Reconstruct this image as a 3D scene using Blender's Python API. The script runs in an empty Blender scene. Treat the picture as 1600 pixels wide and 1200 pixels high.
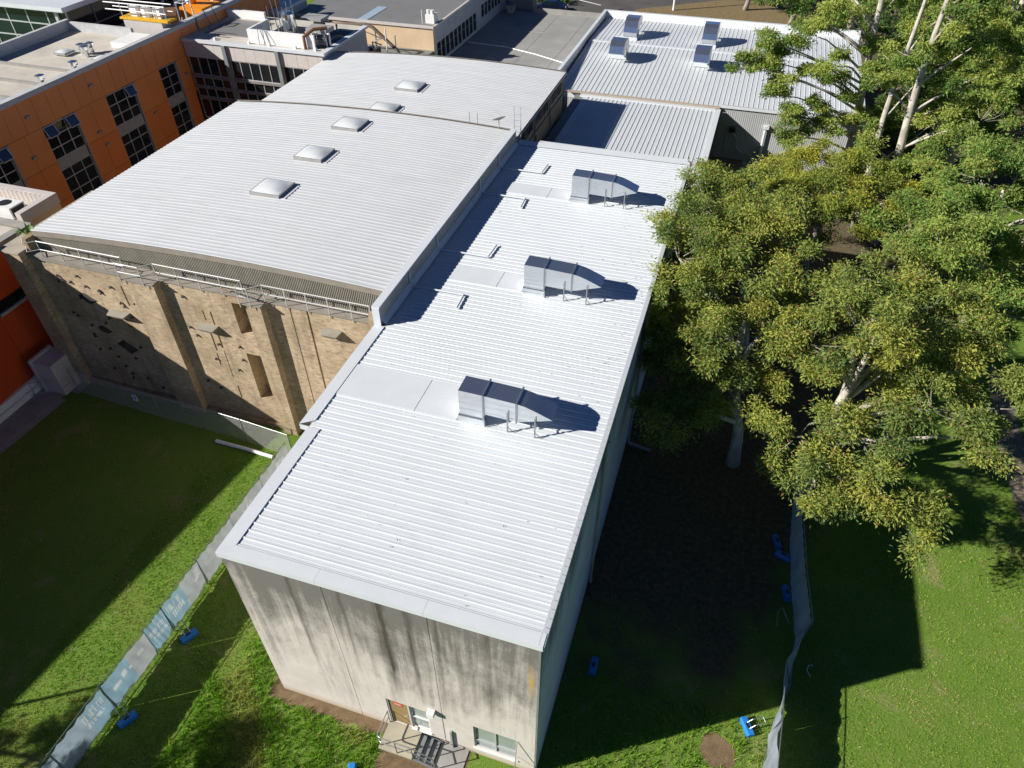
import bpy, math, random
import numpy as np
from mathutils import Vector, Matrix

rnd = random.Random(11)
nrg = np.random.default_rng(5)
scene = bpy.context.scene
COL = scene.collection
rad = math.radians

# ------------------------------------------------------------------ camera
cam_data = bpy.data.cameras.new('camera')
cam_data.sensor_width = 36.0
cam_data.lens = 1113.578 / 1600.0 * 36.0
cam_data.clip_end = 3000.0
cam = bpy.data.objects.new('camera', cam_data)
COL.objects.link(cam)
_yaw, _pit, _rol = 0.313, -0.736, -0.005
_f = Vector((-math.sin(_yaw) * math.cos(_pit), math.cos(_yaw) * math.cos(_pit), math.sin(_pit)))
_r0 = Vector((math.cos(_yaw), math.sin(_yaw), 0))
_u0 = _r0.cross(_f)
_r = _r0 * math.cos(_rol) + _u0 * math.sin(_rol)
_u = -_r0 * math.sin(_rol) + _u0 * math.cos(_rol)
cam.matrix_world = Matrix((( _r.x, _u.x, -_f.x, 13.353), (_r.y, _u.y, -_f.y, -9.872), (_r.z, _u.z, -_f.z, 29.329), (0, 0, 0, 1)))
scene.camera = cam

# ------------------------------------------------------------------ sky and sun
SUN = Vector((14.46, 9.04, -9.88)).normalized()        # direction in which the light travels
world = bpy.data.worlds.new('World'); scene.world = world; world.use_nodes = True
wn = world.node_tree.nodes; wl = world.node_tree.links
wn.clear()
sky = wn.new('ShaderNodeTexSky'); sky.sky_type = 'NISHITA'; sky.sun_disc = False
sky.sun_elevation = math.asin(-SUN.z); sky.sun_rotation = math.atan2(-SUN.x, -SUN.y) % (2 * math.pi)
sky.altitude = 800; sky.air_density = 0.5; sky.dust_density = 0.0; sky.ozone_density = 8.0
bg = wn.new('ShaderNodeBackground'); bg.inputs['Strength'].default_value = 0.05
wo = wn.new('ShaderNodeOutputWorld')
wl.new(sky.outputs[0], bg.inputs[0]); wl.new(bg.outputs[0], wo.inputs[0])
sl = bpy.data.lights.new('sun', 'SUN'); sl.energy = 5.0; sl.angle = rad(0.53); sl.color = (1.0, 0.95, 0.87)
sun = bpy.data.objects.new('sun', sl); COL.objects.link(sun)
sun.rotation_euler = SUN.to_track_quat('-Z', 'Y').to_euler()
sun.location = (-40, -30, 60)
vs = scene.view_settings
vs.view_transform = 'Standard'; vs.look = 'None'; vs.gamma = 1.0; vs.use_curve_mapping = False
vs.exposure = 0.66
scene.render.engine = 'CYCLES'
cy = scene.cycles
cy.use_denoising = True
cy.max_bounces = 6; cy.diffuse_bounces = 3; cy.glossy_bounces = 3; cy.transmission_bounces = 4; cy.transparent_max_bounces = 8
cy.sample_clamp_indirect = 60.0; cy.caustics_reflective = True; cy.caustics_refractive = False; cy.blur_glossy = 0.6

# ------------------------------------------------------------------ materials
class NT:
    def __init__(s, name):
        s.m = bpy.data.materials.new(name); s.m.use_nodes = True
        s.n = s.m.node_tree.nodes; s.l = s.m.node_tree.links
        s.b = s.n['Principled BSDF']; s.out = s.n['Material Output']
    def new(s, t, **k):
        x = s.n.new(t)
        for a, v in k.items():
            setattr(x, a, v)
        return x
    def link(s, a, b): s.l.new(a, b)
    def pos(s):
        if not hasattr(s, '_p'): s._p = s.new('ShaderNodeNewGeometry').outputs['Position']
        return s._p
    def mapping(s, scale, rot=(0, 0, 0)):
        m = s.new('ShaderNodeMapping'); m.inputs['Scale'].default_value = scale; m.inputs['Rotation'].default_value = rot
        s.link(s.pos(), m.inputs[0]); return m.outputs[0]
    def noise(s, scale, detail=4, rough=.55, vec=None, dist=0):
        n = s.new('ShaderNodeTexNoise'); n.inputs['Scale'].default_value = scale; n.inputs['Detail'].default_value = detail
        n.inputs['Roughness'].default_value = rough; n.inputs['Distortion'].default_value = dist
        s.link(vec if vec is not None else s.pos(), n.inputs['Vector']); return n.outputs['Fac']
    def ramp(s, fac, stops):
        r = s.new('ShaderNodeValToRGB'); e = r.color_ramp.elements
        while len(e) < len(stops): e.new(.5)
        for i, (p, c) in enumerate(stops):
            e[i].position = p; e[i].color = (c, c, c, 1) if not isinstance(c, tuple) else (*c, 1)
        s.link(fac, r.inputs[0]); return r.outputs[0]
    def mix(s, fac, a, b, mode='MIX'):
        m = s.new('ShaderNodeMix', data_type='RGBA', blend_type=mode)
        for sock, v in ((m.inputs[0], fac), (m.inputs[6], a), (m.inputs[7], b)):
            if isinstance(v, bpy.types.NodeSocket): s.link(v, sock)
            elif isinstance(v, tuple): sock.default_value = (*v, 1)
            else: sock.default_value = v
        return m.outputs[2]
    def math(s, op, a, b=0.0, c=None):
        m = s.new('ShaderNodeMath', operation=op)
        for i, v in enumerate((a, b) if c is None else (a, b, c)):
            if isinstance(v, bpy.types.NodeSocket): s.link(v, m.inputs[i])
            else: m.inputs[i].default_value = v
        return m.outputs[0]
    def bump(s, h, strength=.3, dist=.02):
        b = s.new('ShaderNodeBump'); b.inputs['Strength'].default_value = strength; b.inputs['Distance'].default_value = dist
        s.link(h, b.inputs['Height']); s.link(b.outputs[0], s.b.inputs['Normal'])
    def color(s, c):
        if isinstance(c, tuple): s.b.inputs['Base Color'].default_value = (*c, 1)
        else: s.link(c, s.b.inputs['Base Color'])
    def set(s, rough=.5, metal=0.0, spec=.5):
        s.b.inputs['Roughness'].default_value = rough; s.b.inputs['Metallic'].default_value = metal
        s.b.inputs['Specular IOR Level'].default_value = spec

def plain(name, c, rough=.6, metal=0.0, spec=.4, var=.18, scale=1.5, fine=25.0, bump=.1):
    t = NT(name); t.set(rough, metal, spec)
    d = tuple(x * (1 - var) for x in c); h = tuple(min(1, x * (1 + var * .6)) for x in c)
    n = t.noise(scale, 6, .62); n2 = t.noise(fine, 3, .6)
    a = t.mix(t.ramp(n, [(.3, 0.0), (.7, 1.0)]), d, h)
    a = t.mix(t.math('MULTIPLY', n2, .35), a, tuple(x * .72 for x in c))
    t.color(a)
    if bump: t.bump(n2, bump, .01)
    return t.m

def white_roof(name, base=(.615, .655, .695), specks=True, along='x'):
    t = NT(name); t.set(.42, 0.0, .5)
    st = t.noise(1.0, 5, .6, t.mapping((.35, 3.2, 1) if along == 'x' else (3.2, .35, 1)))
    n = t.noise(.5, 5, .6)
    a = t.mix(t.ramp(st, [(.35, 0.0), (.75, 1.0)]), base, tuple(x * .90 for x in base))
    a = t.mix(t.ramp(n, [(.45, 0.0), (.75, .6)]), a, tuple(x * y for x, y in zip(base, (.93, .915, .88))))
    oi = t.new('ShaderNodeObjectInfo')
    a = t.mix(t.math('MULTIPLY', oi.outputs['Random'], .5), a, tuple(x * .93 for x in base))
    gr = t.noise(1.0, 6, .7, t.mapping((.5, 1.1, 1) if along == 'x' else (1.1, .5, 1)), .8)
    a = t.mix(t.ramp(gr, [(.56, 0.0), (.72, .5)]), a, tuple(x * y for x, y in zip(base, (.82, .80, .76))))
    sp = t.noise(7.0, 2, .5, t.mapping((1, 2.4, 1) if along == 'x' else (2.4, 1, 1)))
    a = t.mix(t.ramp(sp, [(.742, 0.0), (.77, .75)]), a, (.22, .21, .19))
    t.color(a)
    t.bump(t.noise(3.0, 2), .06, .02)
    return t.m

def galvanised(name):
    t = NT(name); t.set(.2, .94, .5)
    v = t.new('ShaderNodeTexVoronoi'); v.inputs['Scale'].default_value = 26; t.link(t.pos(), v.inputs['Vector'])
    n = t.noise(1.3, 4)
    a = t.mix(t.math('MULTIPLY', v.outputs['Distance'], .5), (.86, .89, .91), (.72, .75, .78))
    t.color(t.mix(t.ramp(n, [(.4, 0.0), (.7, .4)]), a, (.66, .68, .67)))
    r = t.math('ADD', t.math('MULTIPLY', n, .16), .07)
    t.link(r, t.b.inputs['Roughness'])
    t.bump(t.noise(2.2, 2), .12, .03)
    return t.m

def stained_concrete(name, base=(.64, .59, .54), top=9.5, fade=4.8, streak_x=True):
    t = NT(name); t.set(.85, 0, .25)
    sx = t.new('ShaderNodeSeparateXYZ'); t.link(t.pos(), sx.inputs[0])
    n = t.noise(.9, 7, .65); fine = t.noise(14, 4, .6)
    a = t.mix(t.ramp(n, [(.3, 0.0), (.72, 1.0)]), tuple(x * .88 for x in base), tuple(x * 1.08 for x in base))
    # run-off staining from the top: its own ragged shape
    st = t.noise(1.0, 6, .62, t.mapping((3.4, 3.4, .17)), .3)
    st2 = t.noise(1.0, 4, .6, t.mapping((7.5, 7.5, .4)))
    g = t.math('DIVIDE', t.math('SUBTRACT', sx.outputs['Z'], top - fade), fade)
    bl = t.noise(.55, 6, .7, t.mapping((1, 1, .55)), .5)
    g = t.math('ADD', g, t.math('MULTIPLY', t.math('SUBTRACT', st, .5), 1.9))
    g = t.math('ADD', g, t.math('MULTIPLY', t.math('SUBTRACT', bl, .5), 2.6))
    g = t.math('ADD', g, t.math('MULTIPLY', t.math('SUBTRACT', n, .5), 1.3))
    g = t.math('ADD', g, t.math('MULTIPLY', t.math('SUBTRACT', st2, .5), .8))
    g = t.math('ADD', g, t.math('MULTIPLY', t.math('SUBTRACT', fine, .5), .6))
    g = t.math('ADD', t.math('MULTIPLY', g, .6), .3)
    a = t.mix(t.ramp(g, [(.04, 0.0), (.28, .22), (.52, .52), (.85, .86)]), a, (.10, .095, .088))
    if streak_x:
        for cx, w, z0, k in ((5.70, .30, 2.3, 1.15), (6.65, .20, 2.5, .95), (2.45, .14, 3.0, .7), (7.6, .12, 3.0, .6), (9.3, .2, 2.6, .6), (4.3, .14, 3.2, .6)):
            wob = t.math('MULTIPLY', t.math('SUBTRACT', t.noise(.8, 3), .5), .25)
            dx = t.math('ABSOLUTE', t.math('SUBTRACT', t.math('ADD', sx.outputs['X'], wob), cx))
            m = t.math('SUBTRACT', 1.0, t.math('DIVIDE', dx, w)); m.node.use_clamp = True
            zz = t.math('DIVIDE', t.math('SUBTRACT', sx.outputs['Z'], z0), 3.0); zz.node.use_clamp = True
            m = t.math('MULTIPLY', t.math('MULTIPLY', m, zz), t.math('ADD', t.math('MULTIPLY', st2, 1.1), .1))
            a = t.mix(t.math('MULTIPLY', m, k * 1.5), a, (.075, .066, .055))
        dx = t.math('ABSOLUTE', t.math('SUBTRACT', sx.outputs['X'], 10.72))
        m = t.math('SUBTRACT', 1.0, t.math('DIVIDE', dx, .13)); m.node.use_clamp = True
        dz = t.math('SUBTRACT', 1.0, t.math('DIVIDE', t.math('ABSOLUTE', t.math('SUBTRACT', sx.outputs['Z'], 7.4)), 1.3)); dz.node.use_clamp = True
        a = t.mix(t.math('MULTIPLY', t.math('MULTIPLY', m, dz), t.math('MULTIPLY', st2, 2.0)), a, (.55, .33, .05))
        # soil splash along the foot
        b = t.math('SUBTRACT', 1.0, t.math('DIVIDE', sx.outputs['Z'], t.math('ADD', t.math('MULTIPLY', n, .7), .12))); b.node.use_clamp = True
        a = t.mix(t.math('MULTIPLY', b, .7), a, (.40, .30, .17))
    a = t.mix(t.math('MULTIPLY', fine, .6), a, (.78, .77, .76), 'MULTIPLY')
    t.color(a); t.bump(fine, .25, .01)
    return t.m

def brickwork(name, base=(.55, .43, .30)):
    t = NT(name); t.set(.88, 0, .2)
    sx = t.new('ShaderNodeSeparateXYZ'); t.link(t.pos(), sx.inputs[0])
    cm = t.new('ShaderNodeCombineXYZ'); t.link(t.math('ADD', sx.outputs['X'], sx.outputs['Y']), cm.inputs[0]); t.link(sx.outputs['Z'], cm.inputs[1])
    br = t.new('ShaderNodeTexBrick'); br.offset = .5
    for k, v in (('Scale', 1.0), ('Mortar Size', .006), ('Brick Width', .24), ('Row Height', .086), ('Bias', 0.0), ('Mortar Smooth', .1)): br.inputs[k].default_value = v
    br.inputs['Color1'].default_value = (*base, 1); br.inputs['Color2'].default_value = (*[x * .74 for x in base], 1)
    br.inputs['Mortar'].default_value = (.46, .38, .27, 1)
    t.link(cm.outputs[0], br.inputs['Vector'])
    n = t.noise(.7, 6, .65); st = t.noise(1.0, 5, .6, t.mapping((2.2, 2.2, .22)))
    a = t.mix(t.ramp(n, [(.38, 0.0), (.7, .75)]), br.outputs['Color'], (.25, .185, .115))
    a = t.mix(t.ramp(st, [(.52, 0.0), (.8, .75)]), a, (.15, .118, .088))
    bl = t.noise(3.2, 4, .7, t.mapping((1, 1, 3.0)))
    a = t.mix(t.ramp(bl, [(.52, 0.0), (.66, .7)]), a, (.17, .13, .095))
    t.color(a); t.bump(br.outputs['Fac'], -.35, .012)
    return t.m

def lawn_material(name):
    t = NT(name); t.set(.95, 0, .1)
    sx = t.new('ShaderNodeSeparateXYZ'); t.link(t.pos(), sx.inputs[0])
    n1 = t.noise(.22, 5, .6); n2 = t.noise(1.6, 5, .65); n3 = t.noise(16, 4, .7)
    a = t.mix(t.ramp(n1, [(.3, 0.0), (.7, 1.0)]), (.115, .225, .026), (.18, .29, .045))
    a = t.mix(t.ramp(n2, [(.38, 0.0), (.75, .6)]), a, (.24, .27, .075))
    a = t.mix(t.ramp(n3, [(.35, .75), (.6, 0.0)]), a, (.06, .12, .018))
    a = t.mix(t.ramp(t.noise(.45, 6, .7, None, .6), [(.57, 0.0), (.72, .75)]), a, (.31, .25, .14))
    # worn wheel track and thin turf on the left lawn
    # soil and leaf litter, ragged edge; its dark spread also paints the building's shade
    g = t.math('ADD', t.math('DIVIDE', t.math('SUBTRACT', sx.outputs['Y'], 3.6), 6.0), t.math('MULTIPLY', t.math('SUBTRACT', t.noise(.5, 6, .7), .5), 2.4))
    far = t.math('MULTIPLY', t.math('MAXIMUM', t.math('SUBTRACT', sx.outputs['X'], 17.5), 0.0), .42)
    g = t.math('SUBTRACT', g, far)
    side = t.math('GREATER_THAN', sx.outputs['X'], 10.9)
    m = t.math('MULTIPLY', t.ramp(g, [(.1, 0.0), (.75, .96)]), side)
    litter_shade = t.mix(t.ramp(t.noise(4, 5, .7), [(.35, 0.0), (.7, 1.0)]), (.075, .060, .042), (.18, .14, .088))
    t.color(t.mix(m, a, litter_shade)); t.bump(n3, .8, .05)
    return t.m

def soil_material(name, c=(.24, .17, .10)):
    t = NT(name); t.set(.95, 0, .1)
    n = t.noise(2.2, 6, .7); n3 = t.noise(22, 4, .7)
    a = t.mix(t.ramp(n, [(.3, 0.0), (.7, 1.0)]), tuple(x * .6 for x in c), tuple(x * 1.25 for x in c))
    t.color(t.mix(t.math('MULTIPLY', n3, .5), a, tuple(x * .45 for x in c))); t.bump(n3, .8, .05)
    return t.m

def leaf_material(name, trans=.42):
    t = NT(name); t.set(.75, 0, .15)
    at = t.new('ShaderNodeAttribute', attribute_name='tint')
    t.link(at.outputs['Color'], t.b.inputs['Base Color'])
    tr = t.new('ShaderNodeBsdfTranslucent'); t.link(t.mix(1.0, at.outputs['Color'], (1.0, 1.12, .6), 'MULTIPLY'), tr.inputs[0])
    mx = t.new('ShaderNodeMixShader'); mx.inputs[0].default_value = trans
    t.link(t.b.outputs[0], mx.inputs[1]); t.link(tr.outputs[0], mx.inputs[2]); t.link(mx.outputs[0], t.out.inputs[0])
    return t.m

def glass_dark(name, c=(.012, .015, .018), rough=.06, spec=.6):
    t = NT(name); t.set(rough, 0, spec)
    n = t.noise(.35, 3)
    t.color(t.mix(n, tuple(x * .5 for x in c), tuple(x * 1.6 for x in c)))
    t.bump(t.noise(.9, 2), .04, .02)
    return t.m

def bark(name, c=(.62, .57, .50)):
    t = NT(name); t.set(.8, 0, .2)
    n = t.noise(3.0, 5, .65, t.mapping((1, 1, .35))); f = t.noise(20, 3)
    a = t.mix(t.ramp(n, [(.42, 0.0), (.62, 1.0)]), tuple(x * .55 for x in c), c)
    t.color(t.mix(t.math('MULTIPLY', f, .4), a, tuple(x * .5 for x in c))); t.bump(f, .3, .02)
    return t.m

def corrugated(name, c, pitch, axis='X', depth=.02, rough=.5):
    """flat cladding too far away to tell the ribs apart one by one: fine relief from a wave"""
    t = NT(name); t.set(rough, 0, .4)
    w = t.new('ShaderNodeTexWave', wave_type='BANDS', bands_direction=axis, wave_profile='SIN')
    w.inputs['Scale'].default_value = 0.3142 / pitch; t.link(t.pos(), w.inputs['Vector'])
    n = t.noise(.6, 5, .6)
    a = t.mix(t.ramp(n, [(.3, 0.0), (.7, 1.0)]), tuple(x * .85 for x in c), c)
    t.color(t.mix(t.ramp(w.outputs['Fac'], [(.0, .45), (.25, 0.0)]), a, tuple(x * .55 for x in c)))
    t.bump(w.outputs['Fac'], .7, depth)
    return t.m

M = {}
M['roof'] = white_roof('white_sheet_roofing')
M['roof_old'] = white_roof('weathered_white_roofing', (.60, .62, .64))
M['roof_y'] = white_roof('pale_roofing', (.58, .61, .64), along='y')
M['flash'] = plain('white_flashing', (.62, .655, .69), .42, 0, .5, .05, .8, 12, .03)
M['galv'] = galvanised('galvanised_steel')
M['concrete'] = stained_concrete('stained_concrete')
M['concrete_side'] = stained_concrete('shade_tinted_concrete', (.50, .55, .62), 9.5, 2.0, False)  # front wall's concrete again, with bluish shade put into its colour
M['joint'] = plain('dark_joint', (.03, .03, .03), .9)
M['brick'] = brickwork('tan_brickwork')
M['brick_dark'] = brickwork('brown_brickwork', (.36, .28, .18))
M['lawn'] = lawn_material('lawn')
M['soil'] = soil_material('bare_soil')
M['litter'] = soil_material('leaf_litter', (.15, .13, .07))
M['grey_metal'] = plain('grey_metal', (.33, .33, .32), .55, .0, .4)
M['taupe'] = plain('taupe_fascia', (.30, .265, .225), .6)
M['parapet_grey'] = plain('grey_parapet_lining', (.36, .36, .35), .6)
M['dark_gap'] = plain('dark_void', (.012, .012, .012), .9)
M['steel'] = plain('painted_steel_rail', (.62, .62, .62), .45, 0, .5, .1)
M['gal_pipe'] = plain('galvanised_tube', (.42, .44, .45), .35, .8, .5, .12)
M['pavement'] = plain('concrete_paving', (.33, .32, .30), .9, 0, .2, .25, .8, 18, .2)
M['orange'] = plain('orange_cladding', (.80, .275, .08), .5, 0, .4, .07, .35, 9, .03)
M['orange2'] = plain('orange_cladding_deep', (.80, .245, .062), .5, 0, .4, .07, .35, 9, .03)
M['red'] = plain('red_orange_render', (.60, .08, .018), .6, 0, .3, .08, .4, 9, .05)
M['glass'] = glass_dark('dark_window_glass')
M['glass_teal'] = glass_dark('teal_window_glass', (.007, .018, .022), .05, .7)
M['glass_pale'] = glass_dark('pale_window_glass', (.24, .28, .27), .12, .5)
M['alu'] = plain('aluminium_frame', (.55, .56, .57), .4, .3, .5, .08)
M['spandrel'] = plain('grey_spandrel', (.38, .38, .37), .7)
M['roof_membrane'] = plain('beige_membrane_roof', (.54, .50, .44), .85, 0, .2, .22, .5, 6, .1)
M['pale_panel'] = plain('pale_wall_panel', (.55, .51, .49), .6, 0, .3, .08)
M['tan'] = plain('tan_render', (.62, .47, .31), .85, 0, .2, .16, .6, 10, .1)
M['deck'] = plain('concrete_deck', (.30, .30, .29), .9, 0, .2, .16, .4, 5, .15)
M['asphalt'] = plain('asphalt', (.10, .095, .09), .9, 0, .2, .25, .3, 10, .2)
M['grey_roof'] = corrugated('grey_corrugated_roof', (.22, .22, .215), .30, 'X')
M['grey_wall'] = corrugated('grey_corrugated_wall', (.40, .41, .42), .16, 'X')
M['tower_wall'] = plain('dark_grey_cladding', (.20, .22, .23), .6)
M['black'] = plain('black_plastic', (.02, .02, .022), .5)
M['blue'] = plain('blue_plastic', (.022, .20, .60), .4, 0, .5, .1)
M['white'] = plain('white_paint', (.78, .78, .77), .5, 0, .4, .06)
M['yellow'] = plain('yellow_paint', (.75, .42, .01), .5)
M['machine'] = plain('orange_machine_paint', (.80, .27, .008), .5)
M['brown_door'] = plain('brown_door', (.30, .205, .09), .5, 0, .4, .06)
M['red_sign'] = plain('red_sign', (.70, .05, .04), .5)
M['banner_blue'] = plain('blue_printed_mesh', (.13, .36, .52), .75, 0, .25, .22, 1.1, 30)
M['banner_grey'] = plain('grey_printed_mesh', (.38, .42, .46), .75, 0, .25, .14, 1.3, 30)
M['banner_shade'] = plain('pale_blue_shade_cloth', (.42, .50, .58), .75, 0, .25, .14, 1.3, 30)
M['print_white'] = plain('white_print', (.72, .71, .68), .7, 0, .2, .2, 3)
M['bark'] = bark('pale_gum_bark')
M['bark_grey'] = bark('grey_bark', (.40, .36, .31))
M['leaf'] = leaf_material('gum_leaves')
M['blade'] = leaf_material('grass_blades', .3)
M['timber'] = plain('weathered_timber', (.10, .08, .06), .8)
M['car'] = plain('dark_blue_car_paint', (.012, .016, .05), .15, .3, .6, .05)
M['tyre'] = plain('tyre_rubber', (.02, .02, .02), .8)
M['acrylic'] = plain('opal_acrylic_dome', (.66, .69, .71), .22, 0, .6, .08, 2)
M['rust'] = plain('rusty_steel', (.16, .075, .035), .8)
M['hold'] = plain('dark_climbing_hold', (.045, .04, .035), .7)

# ------------------------------------------------------------------ mesh helpers
class MB:
    def __init__(s): s.v = []; s.f = []
    def add(s, vs, fs):
        o = len(s.v); s.v += [tuple(map(float, p)) for p in vs]; s.f += [tuple(i + o for i in f) for f in fs]; return s
    def quad(s, *p): return s.add(p, [tuple(range(len(p)))])
    def box(s, x0, x1, y0, y1, z0, z1):
        return s.add([(x0, y0, z0), (x1, y0, z0), (x1, y1, z0), (x0, y1, z0), (x0, y0, z1), (x1, y0, z1), (x1, y1, z1), (x0, y1, z1)],
                     [(0, 3, 2, 1), (4, 5, 6, 7), (0, 1, 5, 4), (1, 2, 6, 5), (2, 3, 7, 6), (3, 0, 4, 7)])
    def obox(s, p, q, w, h):
        """bar from p to q, w wide (horizontally), h high"""
        p = Vector(p); q = Vector(q); d = (q - p).normalized()
        a = d.cross(Vector((0, 0, 1)))
        a = Vector((1, 0, 0)) if a.length < 1e-4 else a.normalized()
        b = a.cross(d)
        a = a * w / 2; b = b * h / 2
        return s.add([p - a - b, p + a - b, p + a + b, p - a + b, q - a - b, q + a - b, q + a + b, q - a + b],
                     [(0, 1, 2, 3), (7, 6, 5, 4), (0, 4, 5, 1), (1, 5, 6, 2), (2, 6, 7, 3), (3, 7, 4, 0)])
    def tube(s, pts, r, n=6):
        pts = [Vector(p) for p in pts]; rs = r if isinstance(r, (list, tuple)) else [r] * len(pts)
        vs = []; fs = []; prev = None
        for i, p in enumerate(pts):
            d = (pts[min(i + 1, len(pts) - 1)] - pts[max(i - 1, 0)]).normalized()
            if prev is None: a = d.orthogonal().normalized()
            else:
                a = prev - d * prev.dot(d)
                a = a.normalized() if a.length > 1e-5 else d.orthogonal().normalized()
            prev = a; b = d.cross(a)
            for k in range(n):
                t = 2 * math.pi * k / n
                vs.append(p + (a * math.cos(t) + b * math.sin(t)) * rs[i])
        for i in range(len(pts) - 1):
            for k in range(n):
                k2 = (k + 1) % n
                fs.append((i * n + k, i * n + k2, (i + 1) * n + k2, (i + 1) * n + k))
        fs.append(tuple(range(n - 1, -1, -1))); fs.append(tuple((len(pts) - 1) * n + k for k in range(n)))
        return s.add(vs, fs)
    def extrude(s, prof, fn, a, b):
        """closed 2-D profile carried from a to b; fn(u, w, t) gives the point"""
        n = len(prof)
        vs = [fn(u, w, a) for u, w in prof] + [fn(u, w, b) for u, w in prof]
        fs = [(i, (i + 1) % n, n + (i + 1) % n, n + i) for i in range(n)] + [tuple(range(n - 1, -1, -1)), tuple(range(n, 2 * n))]
        return s.add(vs, fs)
    def holed(s, P, u0, u1, w0, w1, holes, depth, back=True):
        us = sorted({u0, u1, *[h[0] for h in holes], *[h[1] for h in holes]}); ws = sorted({w0, w1, *[h[2] for h in holes], *[h[3] for h in holes]})
        for i in range(len(us) - 1):
            for j in range(len(ws) - 1):
                cu = (us[i] + us[i + 1]) / 2; cw = (ws[j] + ws[j + 1]) / 2
                if any(h[0] < cu < h[1] and h[2] < cw < h[3] for h in holes): continue
                s.quad(P(us[i], ws[j], 0), P(us[i + 1], ws[j], 0), P(us[i + 1], ws[j + 1], 0), P(us[i], ws[j + 1], 0))
        for h in holes:
            d = h[4] if len(h) > 4 else depth
            a, b, c, e = h[:4]
            s.quad(P(a, c, 0), P(a, c, d), P(b, c, d), P(b, c, 0)); s.quad(P(a, e, 0), P(b, e, 0), P(b, e, d), P(a, e, d))
            s.quad(P(a, c, 0), P(a, e, 0), P(a, e, d), P(a, c, d)); s.quad(P(b, c, 0), P(b, c, d), P(b, e, d), P(b, e, 0))
            if back: s.quad(P(a, c, d), P(b, c, d), P(b, e, d), P(a, e, d))
        return s

def mesh_of(mb, name, mat, loc=(0, 0, 0), smooth=False):
    me = bpy.data.meshes.new(name)
    me.from_pydata([(v[0] - loc[0], v[1] - loc[1], v[2] - loc[2]) for v in mb.v], [], mb.f)
    if mat is not None: me.materials.append(M[mat] if isinstance(mat, str) else mat)
    if smooth: me.polygons.foreach_set('use_smooth', [True] * len(me.polygons))
    me.update()
    return me

def tag(o, label=None, cat=None, group=None, kind=None):
    for k, v in (('label', label), ('category', cat), ('group', group), ('kind', kind)):
        if v: o[k] = v
    return o

def thing(name, loc, label, cat, group=None):
    e = bpy.data.objects.new(name, None); COL.objects.link(e); e.location = loc; e.empty_display_size = .3
    return tag(e, label, cat, group)

def origin(e):
    p = Vector((0, 0, 0))
    while e is not None: p = p + Vector(e.location); e = e.parent
    return p

def part(parent, name, mb, mat, kind=None, smooth=False, label=None):
    o = bpy.data.objects.new(name, mesh_of(mb, name, mat, origin(parent), smooth))
    COL.objects.link(o); o.parent = parent
    if kind: o['kind'] = kind
    if label: o['label'] = label
    return o

def piece(parent, name, mesh, wloc, rz=0.0):
    """a repeat that shares mesh data; its place is given in world metres"""
    o = bpy.data.objects.new(name, mesh); COL.objects.link(o); o.parent = parent
    o.location = Vector(wloc) - origin(parent); o.rotation_euler.z = rz
    return o

def solo(name, mb, mat, label=None, cat=None, group=None, kind=None, smooth=False, loc=(0, 0, 0)):
    o = bpy.data.objects.new(name, mesh_of(mb, name, mat, loc, smooth)); COL.objects.link(o); o.location = loc
    return tag(o, label, cat, group, kind)

def copy_tree(o, parent=None):
    kids = [c for c in bpy.data.objects if c.parent == o]
    c = o.copy(); COL.objects.link(c); c.parent = parent
    for k in kids: copy_tree(k, c)
    return c

def window(parent, P, u0, u1, w0, w1, d, us, ws, bar=.05, frame='alu', pane='glass', skip=()):
    """frame with bars at the given fractions; each pane a sub-part"""
    U = [u0] + [u0 + (u1 - u0) * f for f in us] + [u1]; W = [w0] + [w0 + (w1 - w0) * f for f in ws] + [w1]
    fr = MB(); g = bar / 2
    def bar3(a, b, c, e):
        fr.add([P(a, c, d - .05), P(b, c, d - .05), P(b, e, d - .05), P(a, e, d - .05), P(a, c, d + .03), P(b, c, d + .03), P(b, e, d + .03), P(a, e, d + .03)],
               [(0, 1, 2, 3), (7, 6, 5, 4), (0, 4, 5, 1), (1, 5, 6, 2), (2, 6, 7, 3), (3, 7, 4, 0)])
    for i, u in enumerate(U):
        a, b = (u, u + bar) if i == 0 else ((u - bar, u) if i == len(U) - 1 else (u - g, u + g)); bar3(a, b, w0, w1)
    for i, w in enumerate(W):
        a, b = (w, w + bar) if i == 0 else ((w - bar, w) if i == len(W) - 1 else (w - g, w + g))
        for k in range(len(U) - 1):
            ua = U[k] + (bar if k == 0 else g); ub = U[k + 1] - (bar if k == len(U) - 2 else g)
            bar3(ua, ub, a, b)
    wo_ = part(parent, 'window', fr, frame)
    for k in range(len(U) - 1):
        for j in range(len(W) - 1):
            m = MB(); t = rnd.uniform(-.006, .006)
            m.quad(P(U[k], W[j], d + t), P(U[k + 1], W[j], d - t), P(U[k + 1], W[j + 1], d - t), P(U[k], W[j + 1], d + t))
            part(wo_, 'pane', m, pane)
    return wo_

# ================================================================== SETTING
def blob(cx, cy, rx, ry, n=26, k=.25, seed=0):
    r = random.Random(seed); ph = [r.uniform(0, 6.28) for _ in range(4)]
    return [(cx + rx * math.cos(t) * (1 + k * (math.sin(3 * t + ph[0]) * .5 + math.sin(5 * t + ph[1]) * .35 + math.sin(9 * t + ph[2]) * .25)),
             cy + ry * math.sin(t) * (1 + k * (math.sin(2 * t + ph[3]) * .5 + math.sin(7 * t + ph[0]) * .3))) for t in [2 * math.pi * i / n for i in range(n)]]

def sheet(name, pts, z, mat, kind='structure'):
    m = MB(); m.add([(x, y, z) for x, y in pts], [tuple(range(len(pts)))])
    return solo(name, m, mat, kind=kind)

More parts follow.
